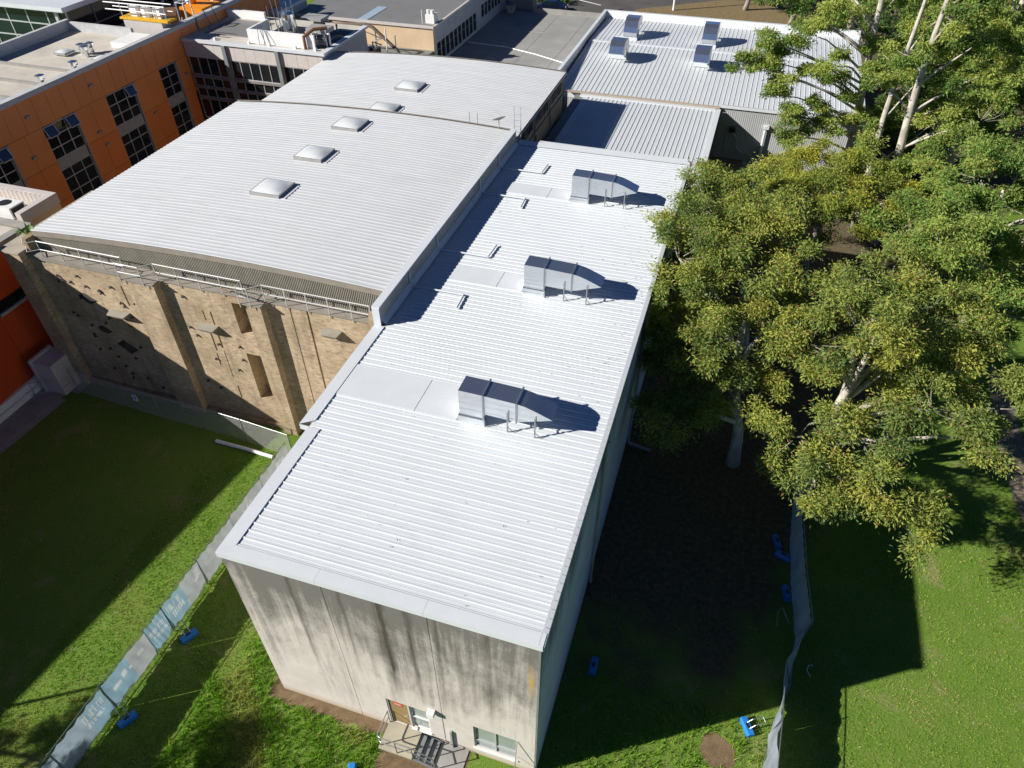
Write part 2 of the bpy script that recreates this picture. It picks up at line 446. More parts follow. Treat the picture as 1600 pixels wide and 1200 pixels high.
sheet('ground', [(-600, -400), (600, -400), (600, 900), (-600, 900)], 0.0, 'lawn')
sheet('courtyard_ground', [(-44, 12.2), (-21.4, 12.2), (-21.4, 60), (-44, 60)], .004, 'pavement')
sheet('road', [(-70, 96), (60, 96), (70, 112), (60, 135), (-70, 135)], .004, 'asphalt')
sheet('dry_verge', [(-5, 100.5), (2, 99), (16, 97), (40, 99), (60, 103), (60, 116), (8, 113), (0, 107), (-4, 104)], .009, soil_material('dry_verge_soil', (.25, .19, .10)))
kb = MB()
for a in range(9):
    kb.obox((-24 + a * 1.5, 96.4, .07), (-22.54 + a * 1.5, 96.4, .07), .25, .14)
tag(solo('kerb', kb, 'pavement'), kind='structure')
# path along the left building, and the grey path under the trees at the right
pb = thing('garden_path', (-22.9, 9, 0), 'x', 'path'); del pb['label'], pb['category']; tag(pb, kind='structure')
pth = MB().add([(-24.2, -14, .006), (-22.9, -14, .006), (-21.7, 11.5, .006), (-23.9, 12.0, .006)], [(0, 1, 2, 3)])
part(pb, 'path_surface', pth, 'pavement')
slab_me = mesh_of(MB().box(-.62, .62, -.72, .72, .008, .03), 'paving_slab', 'pavement')
for k in range(7): piece(pb, 'paving_slab', slab_me, (-22.95 + k * .03, 3.2 + k * 1.47, 0))
sheet('side_path', blob(31.6, 24.5, .75, 7.5, seed=12), .006, soil_material('path_grit', (.30, .25, .19)))
# soil strip at the foot of the front wall, ragged
strip = [(-.55, .9), (-.5, -.1)] + [(-.3 + i * .35, -.42 + .16 * math.sin(i * 1.9) + .08 * math.sin(i * 4.3)) for i in range(16)] + [(5.0, -.9), (5.0, .12), (-.05, .12), (-.05, 3.5), (-.35, 3.2)]
sheet('soil_strip', strip, .007, 'soil')
sheet('soil_patch', blob(17.45, 3.05, .62, .62, seed=3), .007, 'soil')
sheet('soil_patch', blob(18.0, 2.95, .25, .45, seed=5), .011, 'soil')
sheet('soil_under_steps', [(5, -1.7), (7.6, -2.1), (8.4, -1.2), (8.4, .12), (5, .12)], .007, 'soil')

# ================================================================== WHITE-ROOFED CONCRETE BLOCK
HZ = 9.76
def roofz(x): return HZ + .125 * x / 11.07
blk = thing('concrete_building', (5.5, 16.7, 0), 'stained pale concrete block with long white ribbed metal roof and brown door', 'building')
Pf = lambda u, w, d: (u, .08 + d, w)
front_holes = [[], [(5.03, 5.93, .42, 2.40), (5.97, 6.75, .55, 2.40)], [(8.56, 10.25, .70, 2.50)]]
xs = [.08, 3.715, 7.355, 10.99]
for i in range(3):
    a = xs[i] + (.011 if i else 0); b = xs[i + 1] - (.011 if i < 2 else 0)
    m = MB().holed(Pf, a, b, 0.0, 9.62, front_holes[i], .2, back=False)
    m.quad((a, .08, 0), (a, .3, 0), (a, .3, 9.62), (a, .08, 9.62)); m.quad((b, .08, 0), (b, .3, 0), (b, .3, 9.62), (b, .08, 9.62))
    part(blk, 'wall_panel', m, 'concrete')
part(blk, 'wall_joint', MB().box(.3, 10.8, .31, .36, 2.7, 9.6), 'joint')
ys = [.30 + i * 3.665 for i in range(10)]
for i in range(9):
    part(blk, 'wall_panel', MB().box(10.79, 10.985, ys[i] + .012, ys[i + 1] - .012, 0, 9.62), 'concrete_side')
for i in range(4):
    a = .30 + i * 3.3
    part(blk, 'wall_panel', MB().box(.085, .28, a + .012, a + 3.288, 0, 9.62), 'concrete')
part(blk, 'wall_joint', MB().box(10.70, 10.76, .4, 33.2, 0, 9.6), 'joint')
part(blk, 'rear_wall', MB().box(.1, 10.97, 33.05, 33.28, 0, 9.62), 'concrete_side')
# room behind the openings
room = MB().box(4.6, 10.6, 3.0, 3.05, .2, 2.7).box(4.6, 10.6, .37, 3.0, .15, .2).box(4.6, 10.6, .37, 3.0, 2.66, 2.7)
part(blk, 'room_lining', room, 'pale_panel')
# roof: deck under, one object for every sheet between two ribs
roof = part(blk, 'roof', MB().add([(.03, .05, HZ - .06), (11.0, .05, roofz(11) - .06), (11.0, 33.35, roofz(11) - .06), (.03, 33.35, HZ - .06)], [(0, 1, 2, 3)]), 'flash')
def front_sheet(x0, x1, seed):
    r = random.Random(seed); m = MB(); n = 7
    pr = [(-.042, 0), (-.022, .025), (.022, .025), (.042, 0), (.12, .001), (.13, .006), (.145, .006), (.155, .001), (.268, 0)]
    vs = []; fs = []
    for i in range(n + 1):
        x = x0 + (x1 - x0) * i / n; w = r.uniform(-.003, .003)
        for k, (y, z) in enumerate(pr): vs.append((x, y, roofz(x) + z + (w if k > 3 and k < 8 else 0)))
    L = len(pr)
    for i in range(n):
        for k in range(L - 1): fs.append((i * L + k, i * L + k + 1, (i + 1) * L + k + 1, (i + 1) * L + k))
    return mesh_of(m.add(vs, fs), 'roof_sheet', 'roof')
shA = [front_sheet(.40, 10.95, s) for s in range(5)]; shB = [front_sheet(.02, 10.95, 20 + s) for s in range(5)]
y = .50; k = 0
while y < 32.9:
    piece(roof, 'roof_sheet', (shA if y < 5.9 else shB)[rnd.randrange(5)], (0, y, 0)); y += .31; k += 1
# flashings
def cap(pts_top, z, h): 
    n = len(pts_top); m = MB()
    m.add([(x, y, z) for x, y in pts_top] + [(x, y, z - h) for x, y in pts_top], [tuple(range(n))] + [(i, (i + 1) % n, n + (i + 1) % n, n + i) for i in range(n)])
    return m
part(blk, 'capping', cap([(0, 0), (.50, .45), (.50, 5.98), (0, 5.98)], HZ + .052, .055).add([(0, 0, HZ + .05), (0, 5.98, HZ + .05), (0, 5.98, HZ - .2), (0, 0, HZ - .2)], [(0, 1, 2, 3)]), 'flash')
part(blk, 'capping', cap([(-.40, 5.99), (.10, 6.35), (.10, 12.55), (-.40, 12.55)], HZ + .058, .06).add([(-.4, 5.99, HZ + .05), (-.4, 12.55, HZ + .05), (-.4, 12.55, HZ - .22), (-.4, 5.99, HZ - .22)], [(0, 1, 2, 3)]).add([(-.4, 5.99, HZ + .05), (.1, 5.99, HZ + .05), (.1, 5.99, HZ - .22), (-.4, 5.99, HZ - .22)], [(0, 1, 2, 3)]), 'flash')
for a, b in ((.003, 3.6), (3.606, 7.3), (7.306, 11.05)):
    m = MB(); xa = .0 if a < .1 else a
    m.add([(xa, 0, roofz(a) + .05), (b, 0, roofz(b) + .05), (b, .45, roofz(b) + .05), (max(a, .50 if a < .1 else a), .45, roofz(a) + .05)], [(0, 1, 2, 3)])
    m.add([(xa, 0, roofz(a) + .05), (b, 0, roofz(b) + .05), (b, -.004, roofz(b) - .19), (xa, -.004, roofz(a) - .19)], [(0, 1, 2, 3)])
    part(blk, 'capping', m, 'flash')
m = MB(); n = 106
for i in range(n):
    y0 = .02 + i * .3146; y1 = y0 + .30
    m.add([(10.90, y0, roofz(10.9) + .056), (11.09, y0, roofz(11) + .03), (11.09, y1, roofz(11) + .03), (10.90, y1, roofz(10.9) + .056), (11.09, y0, HZ - .12), (11.09, y1, HZ - .12)], [(0, 1, 2, 3), (1, 4, 5, 2)])
m.box(11.0, 11.07, .02, 33.3, HZ - .1, HZ + .13)
part(blk, 'edge_flashing', m, 'flash')
part(blk, 'ridge_flashing', MB().add([(-.05, 32.75, HZ + .06), (11.05, 32.75, roofz(11) + .06), (11.05, 33.42, roofz(11) + .10), (-.05, 33.42, HZ + .10), (-.05, 33.42, HZ - .3), (11.05, 33.42, HZ - .3)], [(0, 1, 2, 3), (3, 2, 5, 4)]).box(1.2, 11.0, 33.42, 33.95, HZ - .18, HZ - .02), 'flash')
# smooth trays up-slope of each duct
for (x0, x1, y0, y1) in ((.14, 5.3, 7.98, 8.93), (.14, 5.3, 8.95, 9.86), (1.45, 5.15, 16.95, 17.65), (1.45, 5.15, 17.67, 18.35), (1.3, 5.05, 26.35, 27.0), (1.3, 5.05, 27.02, 27.6)):
    xm = x0 + (x1 - x0) * .66
    for a, b in ((x0, xm - .012), (xm + .012, x1)):
        part(blk, 'roof_tray', MB().add([(a, y0, roofz(a) + .055), (b, y0, roofz(b) + .055), (b, y1, roofz(b) + .055), (a, y1, roofz(a) + .055), (a, y0, roofz(a)), (b, y0, roofz(b)), (b, y1, roofz(b)), (a, y1, roofz(a))], [(0, 1, 2, 3), (0, 4, 5, 1), (1, 5, 6, 2), (2, 6, 7, 3)]), 'flash')
# leaf debris lying on the sheets
m = MB(); r = random.Random(77)
for k in range(430):
    if k < 230: x, yv = 10.8 - abs(r.gauss(0, .9)), r.uniform(9, 33)
    elif k < 350: x, yv = .15 + abs(r.gauss(0, .8)), r.uniform(13.5, 32.5)
    else: x, yv = r.uniform(.8, 10.5), r.uniform(.6, 32.5)
    x = max(.2, min(10.8, x)); t = r.uniform(0, 6.28); l = r.uniform(.02, .06); w_ = l * .3; z = roofz(x) + r.uniform(.03, .04); c_, s_ = math.cos(t), math.sin(t)
    m.quad((x - c_ * l, yv - s_ * l, z), (x - s_ * w_, yv + c_ * w_, z + .012), (x + c_ * l, yv + s_ * l, z), (x + s_ * w_, yv - c_ * w_, z + .004))
part(roof, 'leaf_debris', m, plain('dead_leaf', (.16, .11, .07), .8), kind='stuff')
# door, windows
door = part(blk, 'door', MB().box(5.09, 5.88, .14, .18, .43, 2.35), 'brown_door')
part(door, 'door_frame', MB().box(5.035, 5.085, .10, .22, .425, 2.395).box(5.885, 5.925, .10, .22, .425, 2.395).box(5.085, 5.885, .10, .22, 2.35, 2.395), 'alu')
part(door, 'sign', MB().box(5.32, 5.66, .128, .138, 1.96, 2.17), 'red_sign')
sg = MB()
for q in range(6): sg.box(5.355 + q * .046, 5.385 + q * .046, .122, .127, 2.03 + (q % 2) * .012, 2.115 - (q % 3) * .012)
part(door, 'sign_lettering', sg, 'print_white')
part(door, 'handle', MB().tube([(5.80, .14, 1.35), (5.80, .07, 1.35), (5.70, .07, 1.35)], .015), 'alu')
w = window(blk, Pf, 5.97, 6.75, .55, 2.40, .1, [], [.48], .06, 'white', 'glass_pale')
part(w, 'sill', MB().box(5.94, 6.79, .0, .17, .49, .545), 'white')
w = window(blk, Pf, 8.56, 10.25, .70, 2.50, .1, [.5], [.3], .05, 'alu', 'glass_pale')
part(w, 'sill', MB().box(8.53, 10.28, .01, .17, .63, .695), 'white')
for cx in (8.95, 9.75):                                    # chairs seen through the low window
    c = thing('office_chair', (cx, 1.0, .2), 'dark chair seen through the low window, ' + ('nearer the pale middle wall' if cx < 9 else 'nearer the building corner'), 'chair', 'chairs inside the low window')
    part(c, 'seat', MB().box(cx - .24, cx + .24, .75, 1.25, .62, .70), 'black'); part(c, 'backrest', MB().add([(cx - .22, 1.22, .75), (cx + .22, 1.22, .75), (cx + .2, 1.36, 1.3), (cx - .2, 1.36, 1.3), (cx - .22, 1.28, .75), (cx + .22, 1.28, .75), (cx + .2, 1.42, 1.3), (cx - .2, 1.42, 1.3)], [(0, 1, 2, 3), (7, 6, 5, 4), (0, 3, 7, 4), (1, 5, 6, 2), (3, 2, 6, 7)]), 'black')
    for q in range(5):
        t = q * 1.2566; part(c, 'leg', MB().tube([(cx, 1.0, .62 if q == 0 else .3), (cx, 1.0, .3), (cx + .28 * math.cos(t), 1.0 + .28 * math.sin(t), .23)], .02, 5), 'black')
part(blk, 'repair_patch', MB().box(6.80, 7.33, .072, .078, .45, 2.55), plain('pale_patch', (.60, .57, .53), .8))
part(blk, 'wall_lamp', MB().box(6.83, 7.10, -.16, .07, 2.58, 2.86), 'white')
part(blk, 'conduit', MB().box(7.60, 7.68, -.02, .075, .02, 1.45), 'grey_metal')
# open awning sash: the stay and its rail
part(blk, 'window_stay', MB().tube([(10.26, .06, 2.45), (10.30, -.42, 1.05)], .018, 5).tube([(10.26, .06, 1.10), (10.30, -.42, 1.05)], .014, 5), 'grey_metal')
for (yy, z0) in ((8.85, .25), (18.2, .25)):
    part(blk, 'downpipe', MB().tube([(11.12, yy, HZ - .15), (11.09, yy, HZ - .5), (11.09, yy, z0), (11.12, yy - .05, .1)], .06, 8).box(11.0, 11.17, yy - .08, yy + .08, z0, z0 + .06), 'grey_metal')
part(blk, 'corner_trim', MB().box(10.93, 11.0, .05, .075, .0, 9.6), 'tower_wall')
part(blk, 'drain_pipe', MB().tube([(11.15, 18.1, .12), (12.4, 17.9, .1)], .09, 8), 'grey_metal')
# landing, steps, rails: one fixed unit
stp = thing('entrance_steps', (5.7, -.4, 0), 'concrete landing with tube handrails and dark steps below the brown door', 'steps')
part(stp, 'landing', MB().box(4.97, 6.36, -1.0, .065, .30, .42), plain('landing_concrete', (.42, .39, .30), .9, 0, .2, .2, 1.5))
part(stp, 'plinth', MB().box(5.12, 6.22, -.86, .06, .0, .30), 'pavement')
for k in range(3):
    x0 = 6.37 + .26 * k
    part(stp, 'tread', MB().box(x0, x0 + .25, -.92, .0, .31 - .1 * k, .345 - .1 * k), 'tower_wall')
    part(stp, 'nosing', MB().box(x0 + .205, x0 + .253, -.92, .0, .346 - .1 * k, .352 - .1 * k), 'gal_pipe')
part(stp, 'stringer', MB().obox((6.37, -.95, .30), (7.2, -.95, .06), .04, .2).obox((6.37, .03, .30), (7.2, .03, .06), .04, .2), 'tower_wall')
for z in (1.38, .92):
    part(stp, 'rail', MB().tube([(5.0, .05, z), (5.0, -.80, z), (5.03, -.93, z), (5.14, -.97, z), (6.45, -.97, z), (7.3, -.97, z - .40)], .024, 7), 'gal_pipe')
for (x, yv, z1) in ((5.0, .02, 1.38), (5.02, -.9, 1.38), (5.75, -.97, 1.38), (6.42, -.97, 1.38), (7.28, -.97, .98)):
    part(stp, 'post', MB().tube([(x, yv, .40 if x < 6.5 else .05), (x, yv, z1)], .024, 7), 'gal_pipe')
tag(solo('concrete_pad', MB().box(7.18, 8.3, -1.1, .07, .009, .05), 'pavement', loc=(7.7, -.5, 0)), 'small weathered concrete pad on the ground at the foot of the steps', 'slab')

# ================================================================== DUCTS ON THE WHITE ROOF
dprof = [(5.45, 10.16), (5.45, 11.40), (6.43, 11.39), (7.75, 11.34), (8.05, 11.29), (8.40, 11.18), (8.75, 11.04), (9.10, 10.90), (7.74, 10.42), (6.49, 10.45), (6.42, 10.16)]
def build_duct():
    d = thing('roof_duct', (5.9, 8.45, HZ), 'x', 'duct', 'galvanised ducts on the white roof')
    P = lambda u, w, t: (u, t, w)
    part(d, 'duct_body', MB().extrude(dprof, P, 8.02, 8.89), 'galv')
    part(d, 'kerb', MB().box(5.40, 6.44, 7.97, 8.94, HZ + .02, 10.155), 'galv')
    for x in (6.43, 7.73):
        zb = 10.16 if x < 7 else 10.42
        part(d, 'flange', MB().box(x - .03, x + .03, 7.96, 8.95, zb - .03, 11.455 if x < 7 else 11.40), 'gal_pipe')
    for x in (7.40, 8.47):
        for yy in (7.94, 8.97):
            part(d, 'support_leg', MB().box(x - .025, x + .025, yy - .025, yy + .025, HZ + .06, 10.85).box(x - .09, x + .09, yy - .06, yy + .06, HZ + .05, HZ + .075).tube([(x + .02, yy, HZ + .4), (x + .22, yy + (.03), HZ + .1)], .014, 4), 'gal_pipe')
        part(d, 'cross_bar', MB().box(x - .02, x + .02, 7.96, 8.95, 10.36, 10.40), 'gal_pipe')
    part(d, 'support_leg', MB().box(6.46, 6.50, 7.93, 7.955, HZ + .05, 10.22), 'gal_pipe')
    return d
dk = build_duct()
dlabels = ['galvanised roof duct nearest the front edge of the white roof', 'middle one of the three galvanised ducts along the white roof', 'galvanised roof duct farthest from the front edge of the white roof']
dpos = [(5.9, 8.45), (5.76, 17.32), (5.66, 26.75)]
ducts = [dk] + [copy_tree(dk) for _ in range(2)]
for o, l, (x, yv) in zip(ducts, dlabels, dpos):
    o['label'] = l; o.location = (x, yv, HZ)

# ================================================================== HALL WITH THE ARCHED ROOF
hall = thing('brick_hall', (-11, 23, 0), 'tan brick hall with arched white roof, buttressed climbing wall and roof walkway', 'building')
Ph = lambda u, w, d: (u, 13.55 + d, w)
slots = [(-10.98, -10.90, 6.95, 7.6, .12), (-10.99, -10.88, 4.9, 6.3, .12), (-11.07, -10.98, 3.85, 4.7, .12), (-10.52, -10.42, 6.75, 7.62, .12), (-10.54, -10.42, 5.2, 6.2, .12), (-10.50, -10.44, 3.1, 5.0, .12), (-10.42, -10.33, 1.6, 2.5, .12),
         (-15.84, -15.74, 6.8, 8.1, .12), (-5.56, -5.50, .6, 8.85, .10), (-4.64, -4.53, .4, 8.95, .12)]
niches = [(-8.95, -8.08, 6.55, 8.50, .7), (-9.05, -8.08, 1.95, 5.20, .7)]
part(hall, 'front_wall', MB().holed(Ph, -21.4, -.42, 0, 9.0, slots + niches, .3), 'brick')
part(hall, 'side_wall', MB().box(-21.45, -21.1, 13.6, 33.2, 0, 9.9), 'brick_dark')
part(hall, 'pier', MB().box(-22.55, -21.42, 13.08, 14.9, 0, 9.25), 'brick')
part(hall, 'pier_coping', MB().box(-22.7, -21.3, 12.98, 15.0, 9.253, 9.36).box(-22.7, -22.45, 15.0, 20.0, 9.253, 9.36), plain('coping_stone', (.40, .36, .29), .85))
part(hall, 'pilaster', MB().box(-14.80, -13.08, 13.10, 13.545, 0, 8.98), 'brick')
part(hall, 'pilaster', MB().box(-7.75, -6.88, 13.10, 13.545, 0, 8.98), 'brick')
part(hall, 'pilaster', MB().box(-1.05, -.42, 13.20, 13.545, 0, 9.75), 'brick')
part(hall, 'wall_foot', MB().box(-21.4, -15.0, 13.25, 13.54, 0, .35).box(-13.0, -7.8, 13.3, 13.54, 0, .25), 'brick_dark')
part(hall, 'shed_block', MB().box(-23.3, -22.0, 11.85, 13.45, 0, 2.25).box(-23.5, -23.31, 11.75, 13.4, 0, 2.4), 'pale_panel')
def ledge(x0, x1, z):
    m = MB().add([(x0, 13.54, z), (x0 + .12, 13.06, z - .06), (x1 - .1, 13.06, z - .06), (x1, 13.54, z), (x0 + .05, 13.54, z - .32), (x0 + .25, 13.2, z - .28), (x1 - .3, 13.2, z - .28), (x1 - .15, 13.54, z - .32)],
                 [(0, 1, 2, 3), (1, 5, 6, 2), (0, 4, 5, 1), (3, 2, 6, 7), (4, 7, 6, 5)])
    part(hall, 'ledge', m, plain('ledge_concrete', (.30, .28, .235), .85))
ledge(-17.3, -16.0, 6.3); ledge(-11.4, -10.25, 6.72); ledge(-3.9, -2.85, 8.1)
hm = []
for s in range(6):
    r = random.Random(s); m = MB(); n = 7
    ring = [(r.uniform(.07, .15) * math.cos(6.283 * i / n), r.uniform(.05, .11) * math.sin(6.283 * i / n)) for i in range(n)]
    m.add([(a, 0, b) for a, b in ring] + [(a * .5, -.11, b * .5 - .02) for a, b in ring], [(i, (i + 1) % n, n + (i + 1) % n, n + i) for i in range(n)] + [tuple(range(n, 2 * n))])
    hm.append(mesh_of(m, 'climbing_hold', 'hold'))
r = random.Random(4)
for i in range(44):
    if i < 34: x, z = r.uniform(-20.4, -15.1), r.uniform(.8, 8.2)
    else: x, z = r.uniform(-12.7, -9.3), r.uniform(2.0, 8.3)
    piece(hall, 'climbing_hold', hm[r.randrange(6)], (x, 13.548, z))
for (x, z, rx, rz) in ((-18.6, 6.7, .62, .38), (-18.4, 4.6, .5, .3), (-17.3, 3.6, .72, .5)):
    part(hall, 'climbing_volume', MB().add([(x - rx, 13.546, z + .08), (x - .1, 13.546, z + rz), (x + rx, 13.546, z - .05), (x + .05, 13.546, z - rz), (x, 13.33, z)], [(0, 1, 4), (1, 2, 4), (2, 3, 4), (3, 0, 4)]), 'hold')
# walkway, grille, railing
part(hall, 'walkway', MB().box(-21.4, -1.06, 13.46, 14.2, 9.005, 9.06).box(-15.0, -13.0, 13.0, 13.455, 8.985, 9.05).box(-7.95, -6.8, 13.0, 13.455, 8.985, 9.05), plain('walkway_slab', (.27, .25, .215), .9))
part(hall, 'kerb_beam', MB().box(-21.38, -15.02, 13.47, 13.62, 8.80, 9.0), plain('kerb_beam', (.26, .25, .22), .9))
def arch(x): return 10.78 - .0034 * (x + 8) ** 2
nseg = 22; XA, XB = -21.05, -.38
m = MB()
for i in range(nseg):
    a = XA + (XB - XA) * i / nseg; b = XA + (XB - XA) * (i + 1) / nseg
    m.quad((a, 14.22, 9.06), (b, 14.22, 9.06), (b, 14.22, arch(b) - .3), (a, 14.22, arch(a) - .3))
part(hall, 'grille_backing', m, 'dark_gap')
m = MB(); x = XA + .05
while x < XB - .05:
    m.box(x, x + .045, 14.15, 14.185, 9.06, arch(x) - .33); x += .098
part(hall, 'grille_bars', m, plain('grille_bars', (.33, .31, .26), .6), kind='stuff')
m = MB()
for i in range(nseg):
    a = XA + (XB - XA) * i / nseg; b = XA + (XB - XA) * (i + 1) / nseg
    m.add([(a, 14.08, arch(a) - .03), (b, 14.08, arch(b) - .03), (b, 14.10, arch(b) - .36), (a, 14.10, arch(a) - .36), (a, 14.2, arch(a) - .36), (b, 14.2, arch(b) - .36)], [(0, 1, 2, 3), (3, 2, 5, 4)])
part(hall, 'fascia', m, 'taupe')
rail = part(hall, 'railing', MB().tube([(-21.2, 13.52, 10.02), (-20.7, 13.1, 10.02), (-20.25, 13.5, 10.02), (-14.95, 13.5, 10.02), (-14.9, 12.98, 10.02), (-13.5, 12.98, 10.02), (-13.0, 13.5, 10.02), (-7.95, 13.5, 10.02), (-7.9, 12.98, 10.02), (-7.3, 12.98, 10.02), (-6.8, 13.5, 10.02), (-1.1, 13.5, 10.02)], .028, 6), 'steel')
for zz in (9.52,):
    part(rail, 'rail', MB().tube([(-21.2, 13.52, zz), (-20.7, 13.1, zz), (-20.25, 13.5, zz), (-14.95, 13.5, zz), (-14.9, 12.98, zz), (-13.5, 12.98, zz), (-13.0, 13.5, zz), (-7.95, 13.5, zz), (-7.9, 12.98, zz), (-7.3, 12.98, zz), (-6.8, 13.5, zz), (-1.1, 13.5, zz)], .024, 6), 'steel')
pm = mesh_of(MB().tube([(0, 0, 8.85), (0, 0, 10.02)], .024, 6), 'post', 'steel')
for px_ in (-20.25, -18.9, -17.6, -16.3, -15.0, -13.0, -11.75, -10.5, -9.2, -7.95, -6.8, -5.6, -4.45, -3.3, -2.1, -1.1):
    piece(rail, 'post', pm, (px_, 13.5, 0))
for px_ in (-14.9, -13.5, -7.9, -7.3): piece(rail, 'post', pm, (px_, 12.98, 0))
part(hall, 'loose_pole', MB().tube([(-9.3, 13.55, 9.3), (-7.9, 12.6, 9.95)], .03, 5), 'rust')
fp = thing('fern', (-22.0, 14.6, 9.36), 'bright green fern growing on the brick pier at the roof corner', 'fern')
def leaf_blades(cx, cy, cz, n, L, seed, w=.05):
    r = random.Random(seed); m = MB()
    for i in range(n):
        t = r.uniform(0, 6.283); l = L * r.uniform(.6, 1.1); dx, dy = math.cos(t), math.sin(t); ww = w * r.uniform(.7, 1.2)
        p0 = (cx - dy * ww, cy + dx * ww, cz); p1 = (cx + dy * ww, cy - dx * ww, cz)
        mx = (cx + dx * l * .5, cy + dy * l * .5, cz + l * .75); tp = (cx + dx * l, cy + dy * l, cz + l * r.uniform(.3, .9))
        m.add([p0, p1, (mx[0] + dy * ww, mx[1] - dx * ww, mx[2]), (mx[0] - dy * ww, mx[1] + dx * ww, mx[2]), tp], [(0, 1, 2, 3), (3, 2, 4)])
    return m
part(fp, 'frond', leaf_blades(-22.0, 14.6, 9.36, 40, .75, 3, .04), plain('fern_green', (.11, .21, .03), .6))
tag(fp, group=None)
# arched roof sheets
def arch_sheets(parent, af, xa, xb, y0, y1, pitch, per, mat):
    nx = 14; pr = []
    for q in range(per):
        o = q * pitch
        pr += [(o, 0), (o + pitch * .17, .017), (o + pitch * .39, .017), (o + pitch * .56, 0)]
    pr.append((per * pitch, 0)); mes = []
    for s in range(3):
        r = random.Random(s + 40); vs = []; fs = []; L = len(pr)
        for i in range(nx + 1):
            x = xa + (xb - xa) * i / nx
            for (yy, z) in pr: vs.append((x, yy, af(x) + z + r.uniform(-.003, .003)))
        for i in range(nx):
            for k in range(L - 1): fs.append((i * L + k, i * L + k + 1, (i + 1) * L + k + 1, (i + 1) * L + k))
        mes.append(mesh_of(MB().add(vs, fs), 'roof_sheet', mat))
    y = y0
    while y < y1 - per * pitch * .5:
        piece(parent, 'roof_sheet', mes[rnd.randrange(3)], (0, y, 0)); y += per * pitch
    return y
def arch_under(af, xa, xb, y0, y1, dz):
    m = MB()
    for i in range(14):
        a = xa + (xb - xa) * i / 14; b = xa + (xb - xa) * (i + 1) / 14
        m.quad((a, y0, af(a) - dz), (b, y0, af(b) - dz), (b, y1, af(b) - dz), (a, y1, af(a) - dz))
    return m
hroof = part(hall, 'roof', arch_under(arch, XA + .1, XB - .05, 14.12, 33.1, .05), 'flash')
yend = arch_sheets(hroof, arch, XA, XB, 14.06, 33.1, .30, 3, 'roof_old')
m = MB()
for i in range(14):
    a = XA + (XB - XA) * i / 14; b = XA + (XB - XA) * (i + 1) / 14
    m.add([(a, yend - .02, arch(a) + .055), (b, yend - .02, arch(b) + .055), (b, yend + .14, arch(b) + .055), (a, yend + .14, arch(a) + .055), (b, yend + .14, arch(b) - .8), (a, yend + .14, arch(a) - .8)], [(0, 1, 2, 3), (3, 2, 4, 5)])
part(hall, 'rear_flashing', m, 'taupe')
# parapet toward the white-roofed block
part(hall, 'parapet', MB().box(-.36, -.10, 12.62, 32.8, 9.3, 10.72), 'parapet_grey')
part(hall, 'parapet_capping', MB().box(-.44, -.06, 12.60, 32.82, 10.722, 10.78).box(-.42, -.07, 12.57, 12.615, 9.75, 10.72), 'flash')
part(hall, 'parapet_foot', MB().add([(-.098, 12.7, HZ + .25), (-.098, 32.7, HZ + .25), (.12, 32.7, HZ + .06), (.12, 12.7, HZ + .06)], [(0, 1, 2, 3)]), 'flash')
for (yy, turn) in ((29.15, 1.2), (25.75, -1.1), (19.3, 1.2), (15.82, -1.1)):
    zz = HZ + .11
    dp = part(hall, 'downpipe', MB().tube([(-.05, yy, 10.6), (-.05, yy, HZ + .2), (.05, yy, zz), (2.62, yy, zz + .03)], .045, 7), 'flash')
    part(dp, 'spreader', MB().tube([(2.66, yy - .02 * turn, zz + .03), (2.72, yy + turn, zz + .03)], .05, 7), 'flash')
# domed skylights
def make_sky():
    s = thing('roof_skylight', (-9.6, 19.85, arch(-9.6)), 'x', 'skylight', 'domed skylights on the arched roofs')
    cx, cy_, z = -9.6, 19.85, arch(-9.6)
    n = 8; vs = []; fs = []
    for i in range(n + 1):
        for j in range(n + 1):
            u = -1 + 2 * i / n; v = -1 + 2 * j / n
            vs.append((cx + .86 * u, cy_ + .80 * v, z + .2 + .19 * (1 - u * u) ** .8 * (1 - v * v) ** .8))
    for i in range(n):
        for j in range(n): fs.append((i * (n + 1) + j, (i + 1) * (n + 1) + j, (i + 1) * (n + 1) + j + 1, i * (n + 1) + j + 1))
    part(s, 'dome', MB().add(vs, fs), 'acrylic', smooth=True)
    part(s, 'frame', MB().box(cx - .93, cx + .93, cy_ - .87, cy_ + .87, z - .05, z + .195), 'grey_metal')
    part(s, 'apron', MB().box(cx + .94, cx + 1.25, cy_ - .8, cy_ + .8, z + .03, z + .055), 'roof_old')
    return s
def arch2(x): return arch(x) - .78
s0 = make_sky()
slabels = ['domed skylight on the nearer arched roof, closest to the roof walkway', 'middle domed skylight of three on the nearer arched roof', 'domed skylight on the nearer arched roof, closest to its far edge', 'domed skylight on the farther arched roof, half hidden by the roof edge', 'domed skylight in full view on the farther arched roof']
for i, (yy, a) in enumerate(((20.95, arch), (25.6, arch), (30.25, arch), (35.05, arch2), (39.65, arch2))):
    o = s0 if i == 0 else copy_tree(s0)
    o['label'] = slabels[i]; o.location = (-10.55, yy, a(-10.55))

